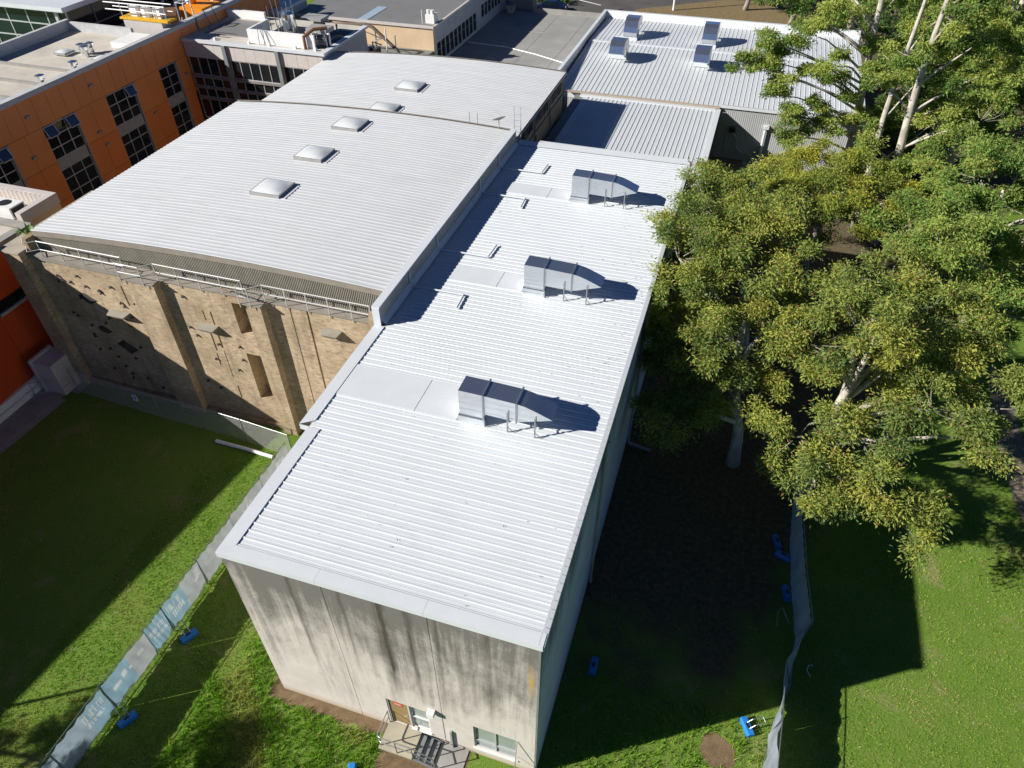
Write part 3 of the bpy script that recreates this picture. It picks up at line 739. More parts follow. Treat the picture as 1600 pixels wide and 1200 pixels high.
# ================================================================== FARTHER ARCHED HALL
h2 = thing('rear_hall', (-11, 40, 0), 'farther hall with arched white roof and window strip under its eave', 'building')
r2 = part(h2, 'roof', arch_under(arch2, -20.6, -.45, 33.3, 46.9, .05), 'flash')
ye2 = arch_sheets(r2, arch2, -20.75, -.38, 33.3, 46.8, .30, 3, 'roof_old')
m = MB()
for i in range(14):
    a = -20.75 + 20.37 * i / 14; b = -20.75 + 20.37 * (i + 1) / 14
    m.add([(a, ye2, arch2(a) + .05), (b, ye2, arch2(b) + .05), (b, ye2 + .12, arch2(b) + .05), (a, ye2 + .12, arch2(a) + .05), (b, ye2 + .12, arch2(b) - .5), (a, ye2 + .12, arch2(a) - .5)], [(0, 1, 2, 3), (3, 2, 4, 5)])
part(h2, 'rear_flashing', m, 'taupe')
Pr = lambda u, w, d: (-.6 - d, u, w)
wins = []
for k in range(3):
    a = 35.0 + k * 4.0
    wins += [(a, a + 1.65, 8.45, 9.35), (a + 1.75, a + 3.4, 8.45, 9.35)]
part(h2, 'side_wall', MB().holed(Pr, 33.4, 46.9, 0, 9.62, wins, .15, back=False), 'brick_dark')
part(h2, 'rear_wall', MB().box(-20.5, -.65, 46.6, 46.85, 0, 9.2), 'brick_dark'); part(h2, 'side_wall', MB().box(-20.5, -20.2, 33.4, 46.6, 0, 9.1), 'brick_dark')
for hh in wins: window(h2, Pr, *hh, .12, [.25, .5, .75], [], .035, 'grey_metal', 'glass')
part(h2, 'eave_gutter', MB().box(-.6, -.34, 33.3, 47.0, 9.60, 9.72), 'grey_metal')
for yy in (34.85, 38.75, 42.75):
    part(h2, 'downpipe', MB().tube([(-.5, yy, 9.6), (-.52, yy, 8.3), (-.5, yy + .3, 7.2), (-.5, yy + .3, 6.7)], .06, 6), 'grey_metal')
part(h2, 'ledge_band', MB().box(-.595, -.5, 35.0, 46.8, 8.0, 8.12), 'tower_wall')
ds = thing('satellite_dish', (-1.3, 32.95, arch(-1.3)), 'small white satellite dish at the far corner of the nearer arched roof', 'dish')
vs = [(-1.3, 32.95, 11.35)]; fs = []
ax = Vector((-.35, .35, .8)).normalized(); e1 = ax.orthogonal().normalized(); e2 = ax.cross(e1); c0 = Vector((-1.3, 32.95, 11.3))
vs = [c0 - ax * .12]
for k in range(16):
    t = k * math.pi / 8; vs.append(c0 + (e1 * math.cos(t) + e2 * math.sin(t)) * .47)
part(ds, 'reflector', MB().add(vs, [(0, 1 + k, 1 + (k + 1) % 16) for k in range(16)]), 'grey_metal')
part(ds, 'feed_arm', MB().tube([c0 - e2 * .4, c0 + ax * .55], .018, 5), 'grey_metal'); part(ds, 'mast', MB().tube([(-1.3, 32.95, arch(-1.3) + .02), (-1.3, 32.95, 11.25)], .03, 6), 'grey_metal')
ld = thing('roof_ladder', (-.2, 33.9, 9.0), 'metal access ladder with tall stiles between the two arched roofs', 'ladder')
for dx in (0, .45):
    part(ld, 'stile', MB().tube([(-.45 + dx, 33.6, 9.0), (-.75 + dx, 34.4, 11.6)], .025, 6), 'gal_pipe')
for k in range(7): part(ld, 'rung', MB().tube([(-.45 - .04 * k, 33.6 + .107 * k, 9.1 + .34 * k), (0 - .04 * k, 33.6 + .107 * k, 9.1 + .34 * k)], .016, 5), 'gal_pipe')
for x in (-3.45, -2.9): tag(solo('roof_rod', MB().tube([(x, 33.35, arch2(x)), (x - .02, 33.35, arch2(x) + 1.4)], .022, 5), 'grey_metal', loc=(x, 33.35, arch2(x))), 'thin upright rod behind the arched roof edge, ' + ('left of the pair' if x < -3 else 'right of the pair, nearer the dish'), 'rod', 'rods at the roof edge')

# ================================================================== LOW LINK ROOF AND REAR BUILDING
def ribbed(parent, zf, x0, x1, y0, y1, pitch, per, mat, rib=.035):
    """sheets with ribs running along y; one object for each sheet"""
    pr = []
    for q in range(per):
        o = q * pitch; pr += [(o, 0), (o + .015, rib), (o + .045, rib), (o + .06, 0)]
    pr.append((per * pitch, 0)); L = len(pr); ny = 6; vs = []; fs = []
    for i in range(ny + 1):
        yy = y0 + (y1 - y0) * i / ny
        for (xx, z) in pr: vs.append((xx, yy, zf(yy) + z))
    for i in range(ny):
        for k in range(L - 1): fs.append((i * L + k, i * L + k + 1, (i + 1) * L + k + 1, (i + 1) * L + k))
    me = mesh_of(MB().add(vs, fs), 'roof_sheet', mat); x = x0
    while x < x1 - per * pitch * .5:
        piece(parent, 'roof_sheet', me, (x, 0, 0)); x += per * pitch
lk = thing('link_building', (6, 42, 0), 'low link building with flat white ribbed roof, partly in shadow', 'building')
zl = lambda y: 6.62 + (y - 42) * .004
lr = part(lk, 'roof', MB().box(-.45, 11.7, 33.5, 51.2, 6.35, 6.56), 'flash')
ribbed(lr, zl, .75, 11.4, 34.0, 50.6, .355, 2, 'roof_y')
part(lk, 'side_wall', MB().box(11.35, 11.62, 33.5, 51.0, 0, 6.34), 'brick_dark')
part(lk, 'edge_capping', MB().box(11.35, 11.78, 33.6, 51.0, 6.57, 6.70).box(.35, .78, 34, 50.8, 6.57, 6.69).box(.0, 11.4, 50.6, 51.15, 6.58, 6.72), 'flash')
part(lk, 'gutter_channel', MB().box(-.44, .34, 33.6, 51.1, 6.565, 6.60), 'tower_wall')
part(lk, 'upstand', MB().box(.0, 11.0, 33.96, 34.5, 6.6, 7.1), 'flash')
for q, (x, yv) in enumerate(((1.9, 36.7), (2.9, 36.9))):
    part(lk, 'vent_hoop', MB().tube([(x, yv, 6.6), (x, yv, 7.3), (x + .05, yv + .1, 7.55), (x + .12, yv + .1, 7.3), (x + .12, yv, 6.9)], .05, 6), 'flash')
for (a, b) in ((7.1, 7.9), (8.5, 9.3)): part(lk, 'roof_step', MB().box(a, b, 36.2, 36.5, 6.66, 6.74), 'grey_metal')
rb = thing('rear_building', (10, 62, 0), 'broad low building at the back with pale ribbed roof behind the link roof', 'building')
zr = lambda y: 6.75 + max(0, min(y, 63.6) - 51.3) * .045 - max(0, y - 63.6) * .02
rr = part(rb, 'roof', MB().box(-2.6, 23.1, 51.35, 72.6, 6.2, 6.6), 'flash')
ribbed(rr, zr, -2.2, 23.0, 51.2, 63.55, .40, 3, 'roof_y'); ribbed(rr, zr, -2.2, 23.0, 63.65, 72.4, .40, 3, 'roof_y')
part(rb, 'lap_flashing', MB().box(-2.2, 23.0, 63.4, 63.8, 7.30, 7.36), 'flash')
part(rb, 'eave_gutter', MB().box(-1.2, 11.7, 51.0, 51.3, 6.74, 6.84), plain('dirty_gutter', (.40, .33, .26), .8))
part(rb, 'parapet', MB().box(-2.75, -2.45, 50.6, 72.9, 0, 7.75).box(-2.44, 23.1, 72.6, 72.9, 0, 7.75), 'flash')
part(rb, 'parapet_lining', MB().add([(-2.44, 72.0, 7.0), (23.1, 72.0, 7.0), (23.1, 72.59, 7.7), (-2.44, 72.59, 7.7)], [(0, 1, 2, 3)]), corrugated('parapet_lining_ribs', (.66, .69, .72), .22, 'X'))
part(rb, 'front_wall', MB().box(11.8, 23.0, 51.32, 51.6, 0, 6.9), 'grey_wall'); part(rb, 'front_wall', MB().box(-2.4, 11.79, 51.36, 51.5, 0, 6.6), 'grey_wall')
part(rb, 'wall_capping', MB().box(11.75, 23.0, 51.18, 51.31, 6.78, 6.96), 'flash')
part(rb, 'downpipe', MB().tube([(15.6, 51.2, 5.55), (15.6, 51.1, 5.3), (15.6, 51.1, .2)], .11, 8).box(15.35, 15.85, 50.95, 51.3, 5.5, 5.75), 'flash')
part(rb, 'pipework', MB().tube([(12.6, 51.15, 5.3), (12.6, 51.15, 3.2), (14.9, 51.15, 3.2), (14.9, 51.15, .3)], .07, 6).tube([(12.9, 51.1, 5.0), (13.5, 51.1, 4.4), (13.5, 51.1, 3.8), (14.1, 51.1, 3.25)], .08, 6), 'grey_metal')
part(rb, 'air_conditioner', MB().box(12.75, 13.25, 50.9, 51.25, 4.95, 5.35), 'black')
ps = thing('slatted_shelter', (13.2, 48.5, 0), 'dark timber slatted shelter roof beside the link building', 'shelter')
slat_me = mesh_of(MB().box(-1.3, 1.3, -.06, .06, 0, .04), 'slat', 'timber')
for k in range(22): piece(ps, 'slat', slat_me, (13.1, 45.4 + k * .25, 2.75 + .03 * (k % 3)))
part(ps, 'frame', MB().box(11.8, 11.9, 45.3, 51, 2.55, 2.7).box(14.3, 14.4, 45.3, 51, 2.55, 2.7), 'grey_metal')
for (x, yv) in ((14.35, 45.4), (14.35, 50.8)): part(ps, 'post', MB().box(x - .05, x + .05, yv - .05, yv + .05, 0, 2.55), 'grey_metal')
# gooseneck cowls of the rear roof
def cowl(h, back):
    pr = [(0, 0), (0, h * .35), (.15, h * .62), (.5, h * .88), (1.0, h), (2.0, h * .98), (2.5, h * .8), (2.7, h * .45), (2.5, h * .38), (2.2, h * .55), (1.5, h * .58), (1.15, h * .4), (1.1, 0)]
    return [(u if not back else -u, w_) for u, w_ in pr]
cl = ['left front galvanised cowl on the rear ribbed roof', 'left rear galvanised cowl on the rear ribbed roof', 'right front galvanised cowl on the rear ribbed roof, by the tree', 'right rear galvanised cowl on the rear ribbed roof, by the tree']
def make_cowl(back, x, yv):
    c = thing('roof_cowl', (x, yv, zr(yv)), 'x', 'cowl', 'galvanised cowls on the rear roof')
    part(c, 'cowl_body', MB().extrude(cowl(1.75, back), lambda u, w_, t: (t, yv + u, zr(yv) + .06 + w_), x - .65, x + .65), 'galv')
    part(c, 'side_flange', MB().extrude(cowl(1.82, back), lambda u, w_, t: (t, yv + u * 1.01, zr(yv) + .04 + w_), x + .652, x + .70), 'gal_pipe')
    part(c, 'kerb', MB().box(x - .75, x + .75, yv - .1 if not back else yv - 1.25, yv + 1.25 if not back else yv + .1, zr(yv), zr(yv) + .25), 'flash')
    return c
ca = make_cowl(True, 1.5, 60.6); cb = make_cowl(False, 1.5, 64.8)
for o, l in ((ca, cl[0]), (cb, cl[1])): o['label'] = l
for o, l in ((copy_tree(ca), cl[2]), (copy_tree(cb), cl[3])):
    o['label'] = l; o.location.x += 7.6; o.location.z += .0

# ================================================================== CONCRETE DECK, GREY-ROOFED BUILDING
dkb = thing('deck_building', (-10, 66, 0), 'flat concrete deck roof in front of the car park road', 'building')
dr = part(dkb, 'roof', MB().box(-17.78, -2.9, 47.3, 83.6, 0, 3.93), 'deck')
for i in range(4):
    for j in range(7):
        part(dr, 'deck_slab', MB().box(-17.75 + i * 3.7, -17.77 + (i + 1) * 3.7 - .02, 47.4 + j * 5.15, 47.38 + (j + 1) * 5.15 - .02, 3.932, 4.0), 'deck')
part(dkb, 'parapet', MB().box(-13.6, -2.9, 83.25, 83.58, 3.935, 4.5).box(-4.0, -2.9, 50, 83.2, 4.004, 4.2), 'pavement')
part(dkb, 'white_cable', MB().tube([(-17.4, 69.8, 4.03), (-12.8, 69.4, 4.03), (-9, 68.0, 4.03), (-5.4, 66.2, 4.03)], .06, 5), 'white')
part(dkb, 'white_cable', MB().tube([(-17.4, 75.3, 4.03), (-10, 75.5, 4.03)], .035, 5), 'grey_metal')
gb = thing('grey_roofed_building', (-25, 70, 0), 'tan rendered building with grey corrugated roof beside the concrete deck', 'building')
part(gb, 'front_wall', MB().box(-34, -17.82, 61.15, 61.5, 0, 7.75), 'tan')
Pg = lambda u, w_, d: (-17.80 - d, u, w_)
gw = [(61.9 + k * 1.2, 62.95 + k * 1.2, 4.25, 6.1) for k in range(10)] + [(75.5 + k * 1.2, 76.55 + k * 1.2, 5.0, 6.4) for k in range(6)]
part(gb, 'side_wall', MB().holed(Pg, 61.5, 86, 0, 7.72, gw, .12, back=False), plain('blue_grey_wall', (.40, .43, .45), .7))
for hh in gw: window(gb, Pg, *hh, .1, [], [.6], .04, 'tower_wall', 'glass')
gr = part(gb, 'roof', MB().box(-34, -17.85, 61.2, 92, 7.6, 7.86), 'grey_roof')
part(gb, 'gutter_edge', MB().box(-34.1, -17.7, 61.0, 61.19, 7.7, 7.95).box(-17.84, -17.6, 61.2, 92, 7.74, 7.95), 'pale_panel')
part(gr, 'skylight_strip', MB().box(-26.3, -25.2, 61.3, 66.3, 7.865, 7.9), plain('blue_skylight', (.36, .46, .55), .35))
part(gr, 'paler_bay', MB().box(-28, -18.4, 72, 91, 7.865, 7.93), corrugated('paler_grey_roof', (.34, .34, .33), .42, 'X'))
ac = thing('roof_fan_unit', (-18.4, 62.3, 7.9), 'white box fan unit on the corner of the grey corrugated roof', 'fan unit')
part(ac, 'casing', MB().box(-18.9, -17.95, 61.9, 62.9, 7.95, 8.75), 'white'); part(ac, 'plinth', MB().box(-19.0, -17.9, 61.6, 63, 7.9, 7.948), 'pavement')
for dx in (-.22, .22): part(ac, 'cowl', MB().tube([(-18.42 + dx, 62.2, 8.75), (-18.42 + dx, 62.2, 9.15)], .19, 10), 'white')
part(ac, 'mast', MB().tube([(-19.2, 61.8, 7.9), (-19.2, 61.8, 9.2)], .04, 6), 'white')
ct = thing('car_park_screen', (-15, 84.5, 0), 'blue grey sloping screen at the far corner of the concrete deck', 'screen')
part(ct, 'panel', MB().add([(-17.7, 84.2, 0), (-13.5, 84.2, 0), (-14.3, 84.2, 5.8), (-17.7, 84.2, 6.4), (-17.7, 86, 0), (-13.5, 86, 0), (-14.3, 86, 5.8), (-17.7, 86, 6.4)], [(0, 1, 2, 3), (1, 5, 6, 2), (3, 2, 6, 7)]), 'tower_wall')
bn = thing('storage_bin', (-16.2, 82.0, 4), 'grey wheeled bin standing on the shaded corner of the deck', 'bin')
part(bn, 'body', MB().add([(-16.6, 81.6, 4.1), (-15.9, 81.6, 4.1), (-15.9, 82.3, 4.1), (-16.6, 82.3, 4.1), (-16.7, 81.5, 5.0), (-15.8, 81.5, 5.0), (-15.8, 82.4, 5.0), (-16.7, 82.4, 5.0)], [(0, 1, 5, 4), (1, 2, 6, 5), (2, 3, 7, 6), (3, 0, 4, 7)]), 'grey_metal'); part(bn, 'lid', MB().box(-16.74, -15.76, 81.46, 82.44, 5.0, 5.08), 'tower_wall')
for dx in (-16.5, -16.0): part(bn, 'wheel', MB().tube([(dx - .05, 82.3, 4.1), (dx + .05, 82.3, 4.1)], .1, 8), 'tyre')

# parked car by the garden bed
def make_car(x, yv):
    c = thing('parked_car', (x, yv, 0), 'dark blue car parked on the road beyond the deck', 'car')
    prof = [(-2.2, .35), (-2.2, .75), (-1.5, .92), (-.75, 1.42), (.75, 1.45), (1.45, .98), (2.1, .85), (2.2, .35)]
    part(c, 'body', MB().extrude(prof, lambda u, w_, t: (x + u, yv + t, w_), -.88, .88), 'car')
    part(c, 'windscreen', MB().quad((x + .80, yv - .7, 1.40), (x + .80, yv + .7, 1.40), (x + 1.42, yv + .75, 1.03), (x + 1.42, yv - .75, 1.03)), 'glass_teal')
    part(c, 'rear_window', MB().quad((x - .80, yv - .7, 1.40), (x - .80, yv + .7, 1.40), (x - 1.46, yv + .75, .98), (x - 1.46, yv - .75, .98)), 'glass_teal')
    part(c, 'side_window', MB().quad((x - 1.2, yv - .885, .98), (x + 1.2, yv - .885, 1.0), (x + .7, yv - .885, 1.36), (x - .7, yv - .885, 1.34)), 'glass_teal')
    for dx in (-1.35, 1.35):
        for dy in (-.8, .8): part(c, 'wheel', MB().tube([(x + dx, yv + dy - .1, .32), (x + dx, yv + dy + .1, .32)], .32, 12), 'tyre')
    for dy in (-.6, .6): part(c, 'headlight', MB().box(x + 2.12, x + 2.215, yv + dy - .2, yv + dy + .2, .68, .82), 'white')
make_car(-15.7, 99.6)
tag(solo('garden_bed', MB().add([(px, py, .02) for px, py in blob(-17.5, 104, 3.4, 1.9, seed=8)], [tuple(range(26))]), 'soil'), kind='structure')
mk = thing('road_marking', (-8, 104, 0), 'x', 'marking'); del mk['label'], mk['category']; tag(mk, kind='structure')
part(mk, 'painted_line', MB().add([(-13.2, 106.5, .012), (-9.5, 104.6, .012), (-9.5, 104.3, .012), (-13.2, 106.1, .012)], [(0, 1, 2, 3)]), 'white')
part(mk, 'painted_arrow', MB().add([(-6.6, 103, .012), (-6.2, 103.6, .012), (-6.0, 103.4, .012), (-6.25, 103.0, .012), (-6.0, 102.5, .012), (-6.2, 102.3, .012)], [(0, 1, 2, 3, 4, 5)]), 'black')

# ================================================================== GLAZED WING
gz = thing('glazed_wing', (-27, 47, 0), 'flat roofed wing with pale upper panels over dark glazed strips', 'building')
Pz = lambda u, w_, d: (u, 44.5 + d, w_)
part(gz, 'backing_wall', MB().box(-34.4, -20.7, 44.75, 52.5, 0, 10.0), 'pale_panel')
x = -34.4; w_list = []
while x < -20.8:
    b = min(x + 1.02, -20.7)
    part(gz, 'wall_panel', MB().box(x + .01, b - .01, 44.5, 44.7, 8.62, 9.85), 'pale_panel'); x += 1.02
part(gz, 'roof_edge', MB().box(-34.4, -20.4, 44.35, 44.72, 9.855, 10.08).box(-20.9, -20.4, 44.72, 52.5, 9.9, 10.08), 'flash')
for x in (-30.2, -24.95): part(gz, 'column', MB().box(x - .17, x + .17, 44.28, 44.49, 0, 9.85), 'tower_wall')
for (z0, z1) in ((7.05, 8.6), (6.05, 6.85), (5.1, 5.9), (3.2, 4.9)):
    for (a, b) in ((-34.3, -30.4), (-30.0, -25.15), (-24.75, -20.8)):
        window(gz, Pz, a, b, z0, z1, .1, [(i + 1) / round((b - a) / 1.02) for i in range(round((b - a) / 1.02) - 1)], [], .06, 'alu', 'glass')
for z in (6.95, 5.98, 5.0): part(gz, 'band', MB().box(-34.3, -20.8, 44.42, 44.7, z - .09, z + .09), plain('brown_grey_band', (.22, .20, .20), .6))
part(gz, 'roof', MB().box(-34.4, -20.95, 44.74, 52.4, 10.0, 10.03), 'roof_membrane')
part(gz, 'roof_patch', MB().box(-33.5, -29, 46.4, 50.8, 10.034, 10.06), 'grey_roof')
part(gz, 'rear_upstand', MB().box(-34.3, -30.3, 51.3, 51.6, 10.03, 10.7), 'white')
knob = mesh_of(MB().box(-.1, .1, -.1, .1, 0, .22), 'anchor_point', 'white')
for x in (-31.3, -27.9, -25.9, -23.4, -21.5): piece(gz, 'anchor_point', knob, (x, 44.95, 10.03))
pl = thing('plant_enclosure', (-25, 46.6, 10), 'white walled roof plant enclosure crowded with pipes and a tank', 'plant enclosure')
part(pl, 'screen_wall', MB().box(-28.1, -21.7, 45.3, 45.5, 10.03, 11.1).box(-28.1, -27.9, 45.51, 48.4, 10.03, 11.1), 'white')
part(pl, 'inner_floor', MB().box(-27.8, -20.9, 45.6, 50.5, 10.035, 10.08), 'black')
part(pl, 'tank', MB().tube([(-25.2, 47.4, 10.1), (-25.2, 47.4, 12.0), (-25.2, 47.4, 12.2)], [.55, .55, .35], 14), 'galv', smooth=False)
part(pl, 'duct_box', MB().box(-22.9, -21.0, 46.2, 47.6, 11.0, 11.35).box(-24.6, -22.6, 48.3, 49.8, 11.3, 11.5), 'grey_metal')
r = random.Random(9)
for k in range(16):
    x = r.uniform(-26.8, -20.2); yv = r.uniform(45.8, 50.2); h_ = r.uniform(.4, 1.3)
    part(pl, 'pipe', MB().tube([(x, yv, 10.1), (x, yv, 10.1 + h_), (x + r.uniform(-1.2, 1.2), yv + r.uniform(-.4, .8), 10.1 + h_)], r.uniform(.05, .12), 6), ('grey_metal', 'black', 'gal_pipe', 'white')[k % 4])
for k in range(6):
    x = -27.6 + k * .5
    part(pl, 'pole', MB().tube([(x, 48.2 + .2 * (k % 2), 10.1), (x - .1, 48.2, 12.2 + .5 * (k % 3))], .035, 5), 'gal_pipe')
part(pl, 'overflow_pipe', MB().tube([(-22.5, 45.1, 10.05), (-22.5, 45.1, 11.0), (-21.9, 45.8, 11.45), (-21.0, 46.5, 11.45)], .14, 7), 'rust')
part(pl, 'access_ladder', MB().tube([(-26.9, 45.0, 10.04), (-26.9, 45.25, 11.6)], .03, 5).tube([(-26.4, 45.0, 10.04), (-26.4, 45.25, 11.6)], .03, 5).tube([(-25.8, 44.95, 10.04), (-26.4, 45.25, 11.5)], .03, 5), 'gal_pipe')
yd = thing('service_yard', (-23, 57, 0), 'rooftop service area with arched pipe bridge and equipment before the tan wall', 'service area')
part(yd, 'platform', MB().box(-34, -17.9, 52.6, 61.1, 0, 5.6), 'tower_wall')
part(yd, 'pipe_bridge', MB().tube([(-27.5, 58, 8.2), (-23.6, 58, 8.5), (-22.9, 58, 8.3), (-20.5, 58, 6.4), (-20, 58, 5.7)], .17, 7), plain('brown_pipe', (.16, .12, .095), .6))
for x in (-24.5, -22.6, -21.5): part(yd, 'post', MB().tube([(x, 57.9, 5.6), (x, 57.9, 8.3)], .06, 6), 'white' if x > -22 else 'gal_pipe')
for k in range(14):
    x = r.uniform(-27, -20.5); yv = r.uniform(53.5, 57.5); s_ = r.uniform(.25, .6)
    part(yd, 'equipment', MB().box(x - s_, x + s_, yv - s_, yv + s_, 5.61, 5.6 + r.uniform(.5, 2.0)), ('grey_metal', 'white', 'black', 'gal_pipe', 'tower_wall')[k % 5])
for k in range(10):
    x = r.uniform(-27, -20.5); yv = r.uniform(53.5, 58.5)
    part(yd, 'pipe', MB().tube([(x, yv, 5.6), (x, yv, 7.2 + r.random()), (x + r.uniform(-2, 2), yv, 7.2 + r.random())], .07, 6), ('grey_metal', 'black', 'gal_pipe')[k % 3])
sb = thing('stair_block', (-35, 63, 0), 'pale stair block behind the glazed wing with thin white roof edge', 'building')
part(sb, 'wall', MB().box(-37.6, -33.6, 58, 64, 0, 8.6), 'pale_panel'); part(sb, 'roof_edge', MB().box(-37.8, -33.4, 57.8, 64.2, 8.61, 8.85), 'white'); part(sb, 'window', MB().box(-33.595, -33.5, 58.6, 60, 7.0, 8.0), 'glass')

# ================================================================== ORANGE BUILDING
ob = thing('orange_building', (-39, 38, 0), 'long orange panelled building with paired window bays and flat pale roof', 'building')
Po = lambda u, w_, d: (-34.5 - d, u, w_)
bays = [(21.55, 24.7), (27.95, 31.02), (34.42, 37.5), (40.82, 42.98)]
oh = []
for a, b in bays: oh += [(a, b, .3, 8.55)]
part(ob, 'backing_wall', MB().holed(lambda u, w_, d: (-34.56 - d, u, w_), 19, 60, 0, 10.75, oh, .25), 'joint')
pan = 0
def opanel(a, b, z0, z1):
    global pan; pan += 1
    part(ob, 'cladding_panel', MB().box(-34.555, -34.5, a + .012, b - .012, z0 + .012, z1 - .012), 'orange' if z0 > 5.5 else 'orange2')
yv = 19.0
while yv < 60: opanel(yv, yv + 1.29, 8.6, 10.75); yv += 1.29
edges = [19.0] + [e for b in bays for e in b] + [44.5]
for k in range(0, len(edges), 2):
    a, b = edges[k], edges[k + 1]; n = max(1, round((b - a) / 1.62))
    for i in range(n):
        for (z0, z1) in ((6.0, 8.6), (3.3, 6.0), (0.3, 3.3)): opanel(a + (b - a) * i / n, a + (b - a) * (i + 1) / n, z0, z1)
yv = 44.5
while yv < 60: opanel(yv, yv + 1.29, 5.5, 8.6); yv += 1.29
for bi, (a, b) in enumerate(bays):
    us = [.5] if b - a < 2.5 else [.32, .68]
    window(ob, Po, a, b, 6.05, 8.55, .12, us, [.33, .66], .06, 'alu', 'glass')
    window(ob, Po, a, b, 2.6, 5.28, .12, us, [.33, .72], .06, 'alu', 'glass')
    part(ob, 'spandrel', MB().box(-34.75, -34.58, a + .02, b - .02, 5.3, 6.03), 'spandrel'); part(ob, 'spandrel', MB().box(-34.75, -34.58, a + .02, b - .02, .32, 2.58), 'spandrel')
    part(ob, 'reveal_trim', MB().box(-34.57, -34.47, b + .002, b + .14, .3, 8.58), 'grey_metal')
for (a, z, bi) in ((27.97, 7.75, 0), (30.05, 7.75, 1), (36.5, 7.75, 2), (23.7, 7.75, 3)):  # top-hung lights standing open
    m = MB(); m.add([(-34.5, a + .05, z + .76), (-34.5, a + .92, z + .76), (-34.2, a + .92, z + .08), (-34.2, a + .05, z + .08)], [(0, 1, 2, 3)])
    o = part(ob, 'open_sash', m, glass_dark('sky_glass', (.02, .03, .05), .03, .8)); part(o, 'sash_frame', MB().obox((-34.5, a + .03, z + .77), (-34.5, a + .94, z + .77), .05, .05).obox((-34.19, a + .03, z + .06), (-34.19, a + .94, z + .06), .05, .05).obox((-34.5, a + .94, z + .76), (-34.19, a + .94, z + .06), .05, .05).obox((-34.5, a + .03, z + .76), (-34.19, a + .03, z + .06), .05, .05), 'alu')
wl_ = mesh_of(MB().box(-.0, .16, -.2, .2, 0, .14), 'wall_light', 'grey_metal')
for (yy, zz) in ((26.3, 7.0), (32.6, 6.4), (32.9, 5.3), (38.9, 5.6), (43.9, 7.2), (27.2, 9.6), (33.4, 9.7)): piece(ob, 'wall_light', wl_, (-34.5, yy, zz))
part(ob, 'parapet_coping', MB().box(-34.95, -34.44, 19, 60, 10.755, 11.1).box(-44.4, -44.05, 19, 42.5, 10.5, 11.35).box(-44.04, -37.4, 42.2, 42.5, 10.5, 11.2), plain('grey_white_coping', (.50, .51, .52), .6))
orf = part(ob, 'roof', MB().box(-44.04, -34.96, 19, 42.2, 10.2, 10.5), 'roof_membrane')
for (yy) in (27.9, 30.7, 33.6): part(orf, 'roof_rib', MB().box(-44, -35.6, yy - .14, yy + .14, 10.502, 10.66), 'pavement')
for k in range(13): part(orf, 'membrane_strip', MB().box(-44.0, -35.0, 19.1 + k * .68, 19.75 + k * .68, 10.502, 10.53), 'roof_membrane')
part(ob, 'roof_box', MB().box(-37.2, -34.97, 39.4, 42.1, 10.52, 10.95), 'white'); part(ob, 'terrace', MB().box(-44, -34.97, 42.55, 60, 9.2, 9.5), 'pavement')
part(ob, 'rear_wall', MB().box(-44.4, -44.06, 19, 42.5, 0, 10.49), 'tower_wall')
dome_src = None
for k, (x, yy, lab) in enumerate(((-39.7, 36.9, 'small domed rooflight on the orange building beside the cluster of roof vents'), (-35.6, 36.5, 'small domed rooflight at the orange parapet, right of the roof vents'), (-36.0, 26.8, 'small domed rooflight at the left picture edge on the orange building roof'))):
    o = copy_tree(s0); o['label'] = lab; o['group'] = 'rooflights on the orange building'; o.location = (x, yy, 10.62); o.scale = (.62, .62, .7)
vl = ['cluster of silver roof vents on the orange building between two rooflights', 'single silver roof vent beside the orange parapet, nearer the vent cluster', 'single silver roof vent on the orange building, nearer the left picture edge']
for k, (x, yy) in enumerate(((-38.2, 37.3), (-35.7, 33.75), (-35.8, 30.6))):
    v = thing('roof_vent', (x, yy, 10.5), vl[k], 'vent', 'silver vents on the orange building')
    for q in range(3 if k == 0 else 1):
        dx, dy = (0, 0) if q == 0 else ((.7, -.35) if q == 1 else (.45, .5))
        part(v, 'stem', MB().tube([(x + dx, yy + dy, 10.5), (x + dx, yy + dy, 10.95)], .2, 10), 'galv')
        part(v, 'vent_head', MB().tube([(x + dx, yy + dy, 10.95), (x + dx, yy + dy, 11.05), (x + dx, yy + dy, 11.3), (x + dx, yy + dy, 11.38)], [.2, .34, .34, .1], 12), 'galv')
# ladder and pipes on the orange wall above the glazed wing
part(ob, 'downpipe', MB().tube([(-34.42, 47.0, 11.1), (-34.42, 47.0, 10.1)], .09, 6).tube([(-34.42, 48.2, 11.4), (-33.9, 48.2, 10.1)], .05, 6).tube([(-34.42, 49.4, 11.4), (-33.9, 49.4, 10.1)], .05, 6), 'tower_wall')
# maintenance platform and machine on the terrace
mp = thing('maintenance_platform', (-35, 44.2, 9.5), 'yellow edged maintenance platform with white handrails at the orange parapet', 'platform')
part(mp, 'deck', MB().box(-39.2, -34.3, 43.3, 44.5, 11.55, 11.7), 'yellow'); part(mp, 'skirt', MB().box(-38.9, -34.98, 43.32, 44.4, 10.5, 11.5), 'pale_panel')
for z in (12.2, 12.75): part(mp, 'rail', MB().tube([(-40.6, 43.5, z), (-34.4, 43.5, z)], .05, 5).tube([(-40.6, 44.4, z), (-34.4, 44.4, z)], .05, 5), 'white')
for k in range(6): part(mp, 'post', MB().tube([(-39 + k * .9, 43.5, 11.7), (-39 + k * .9, 43.5, 12.75)], .04, 5), 'white')
for k in range(3): part(mp, 'equipment_box', MB().box(-38.4 + k * 1.2, -37.7 + k * 1.2, 43.8, 44.3, 11.71, 12.5), 'white')
lf = thing('boom_lift', (-36.3, 49.6, 9.5), 'orange lifting machine with rusty counterweight behind the orange parapet', 'lift')
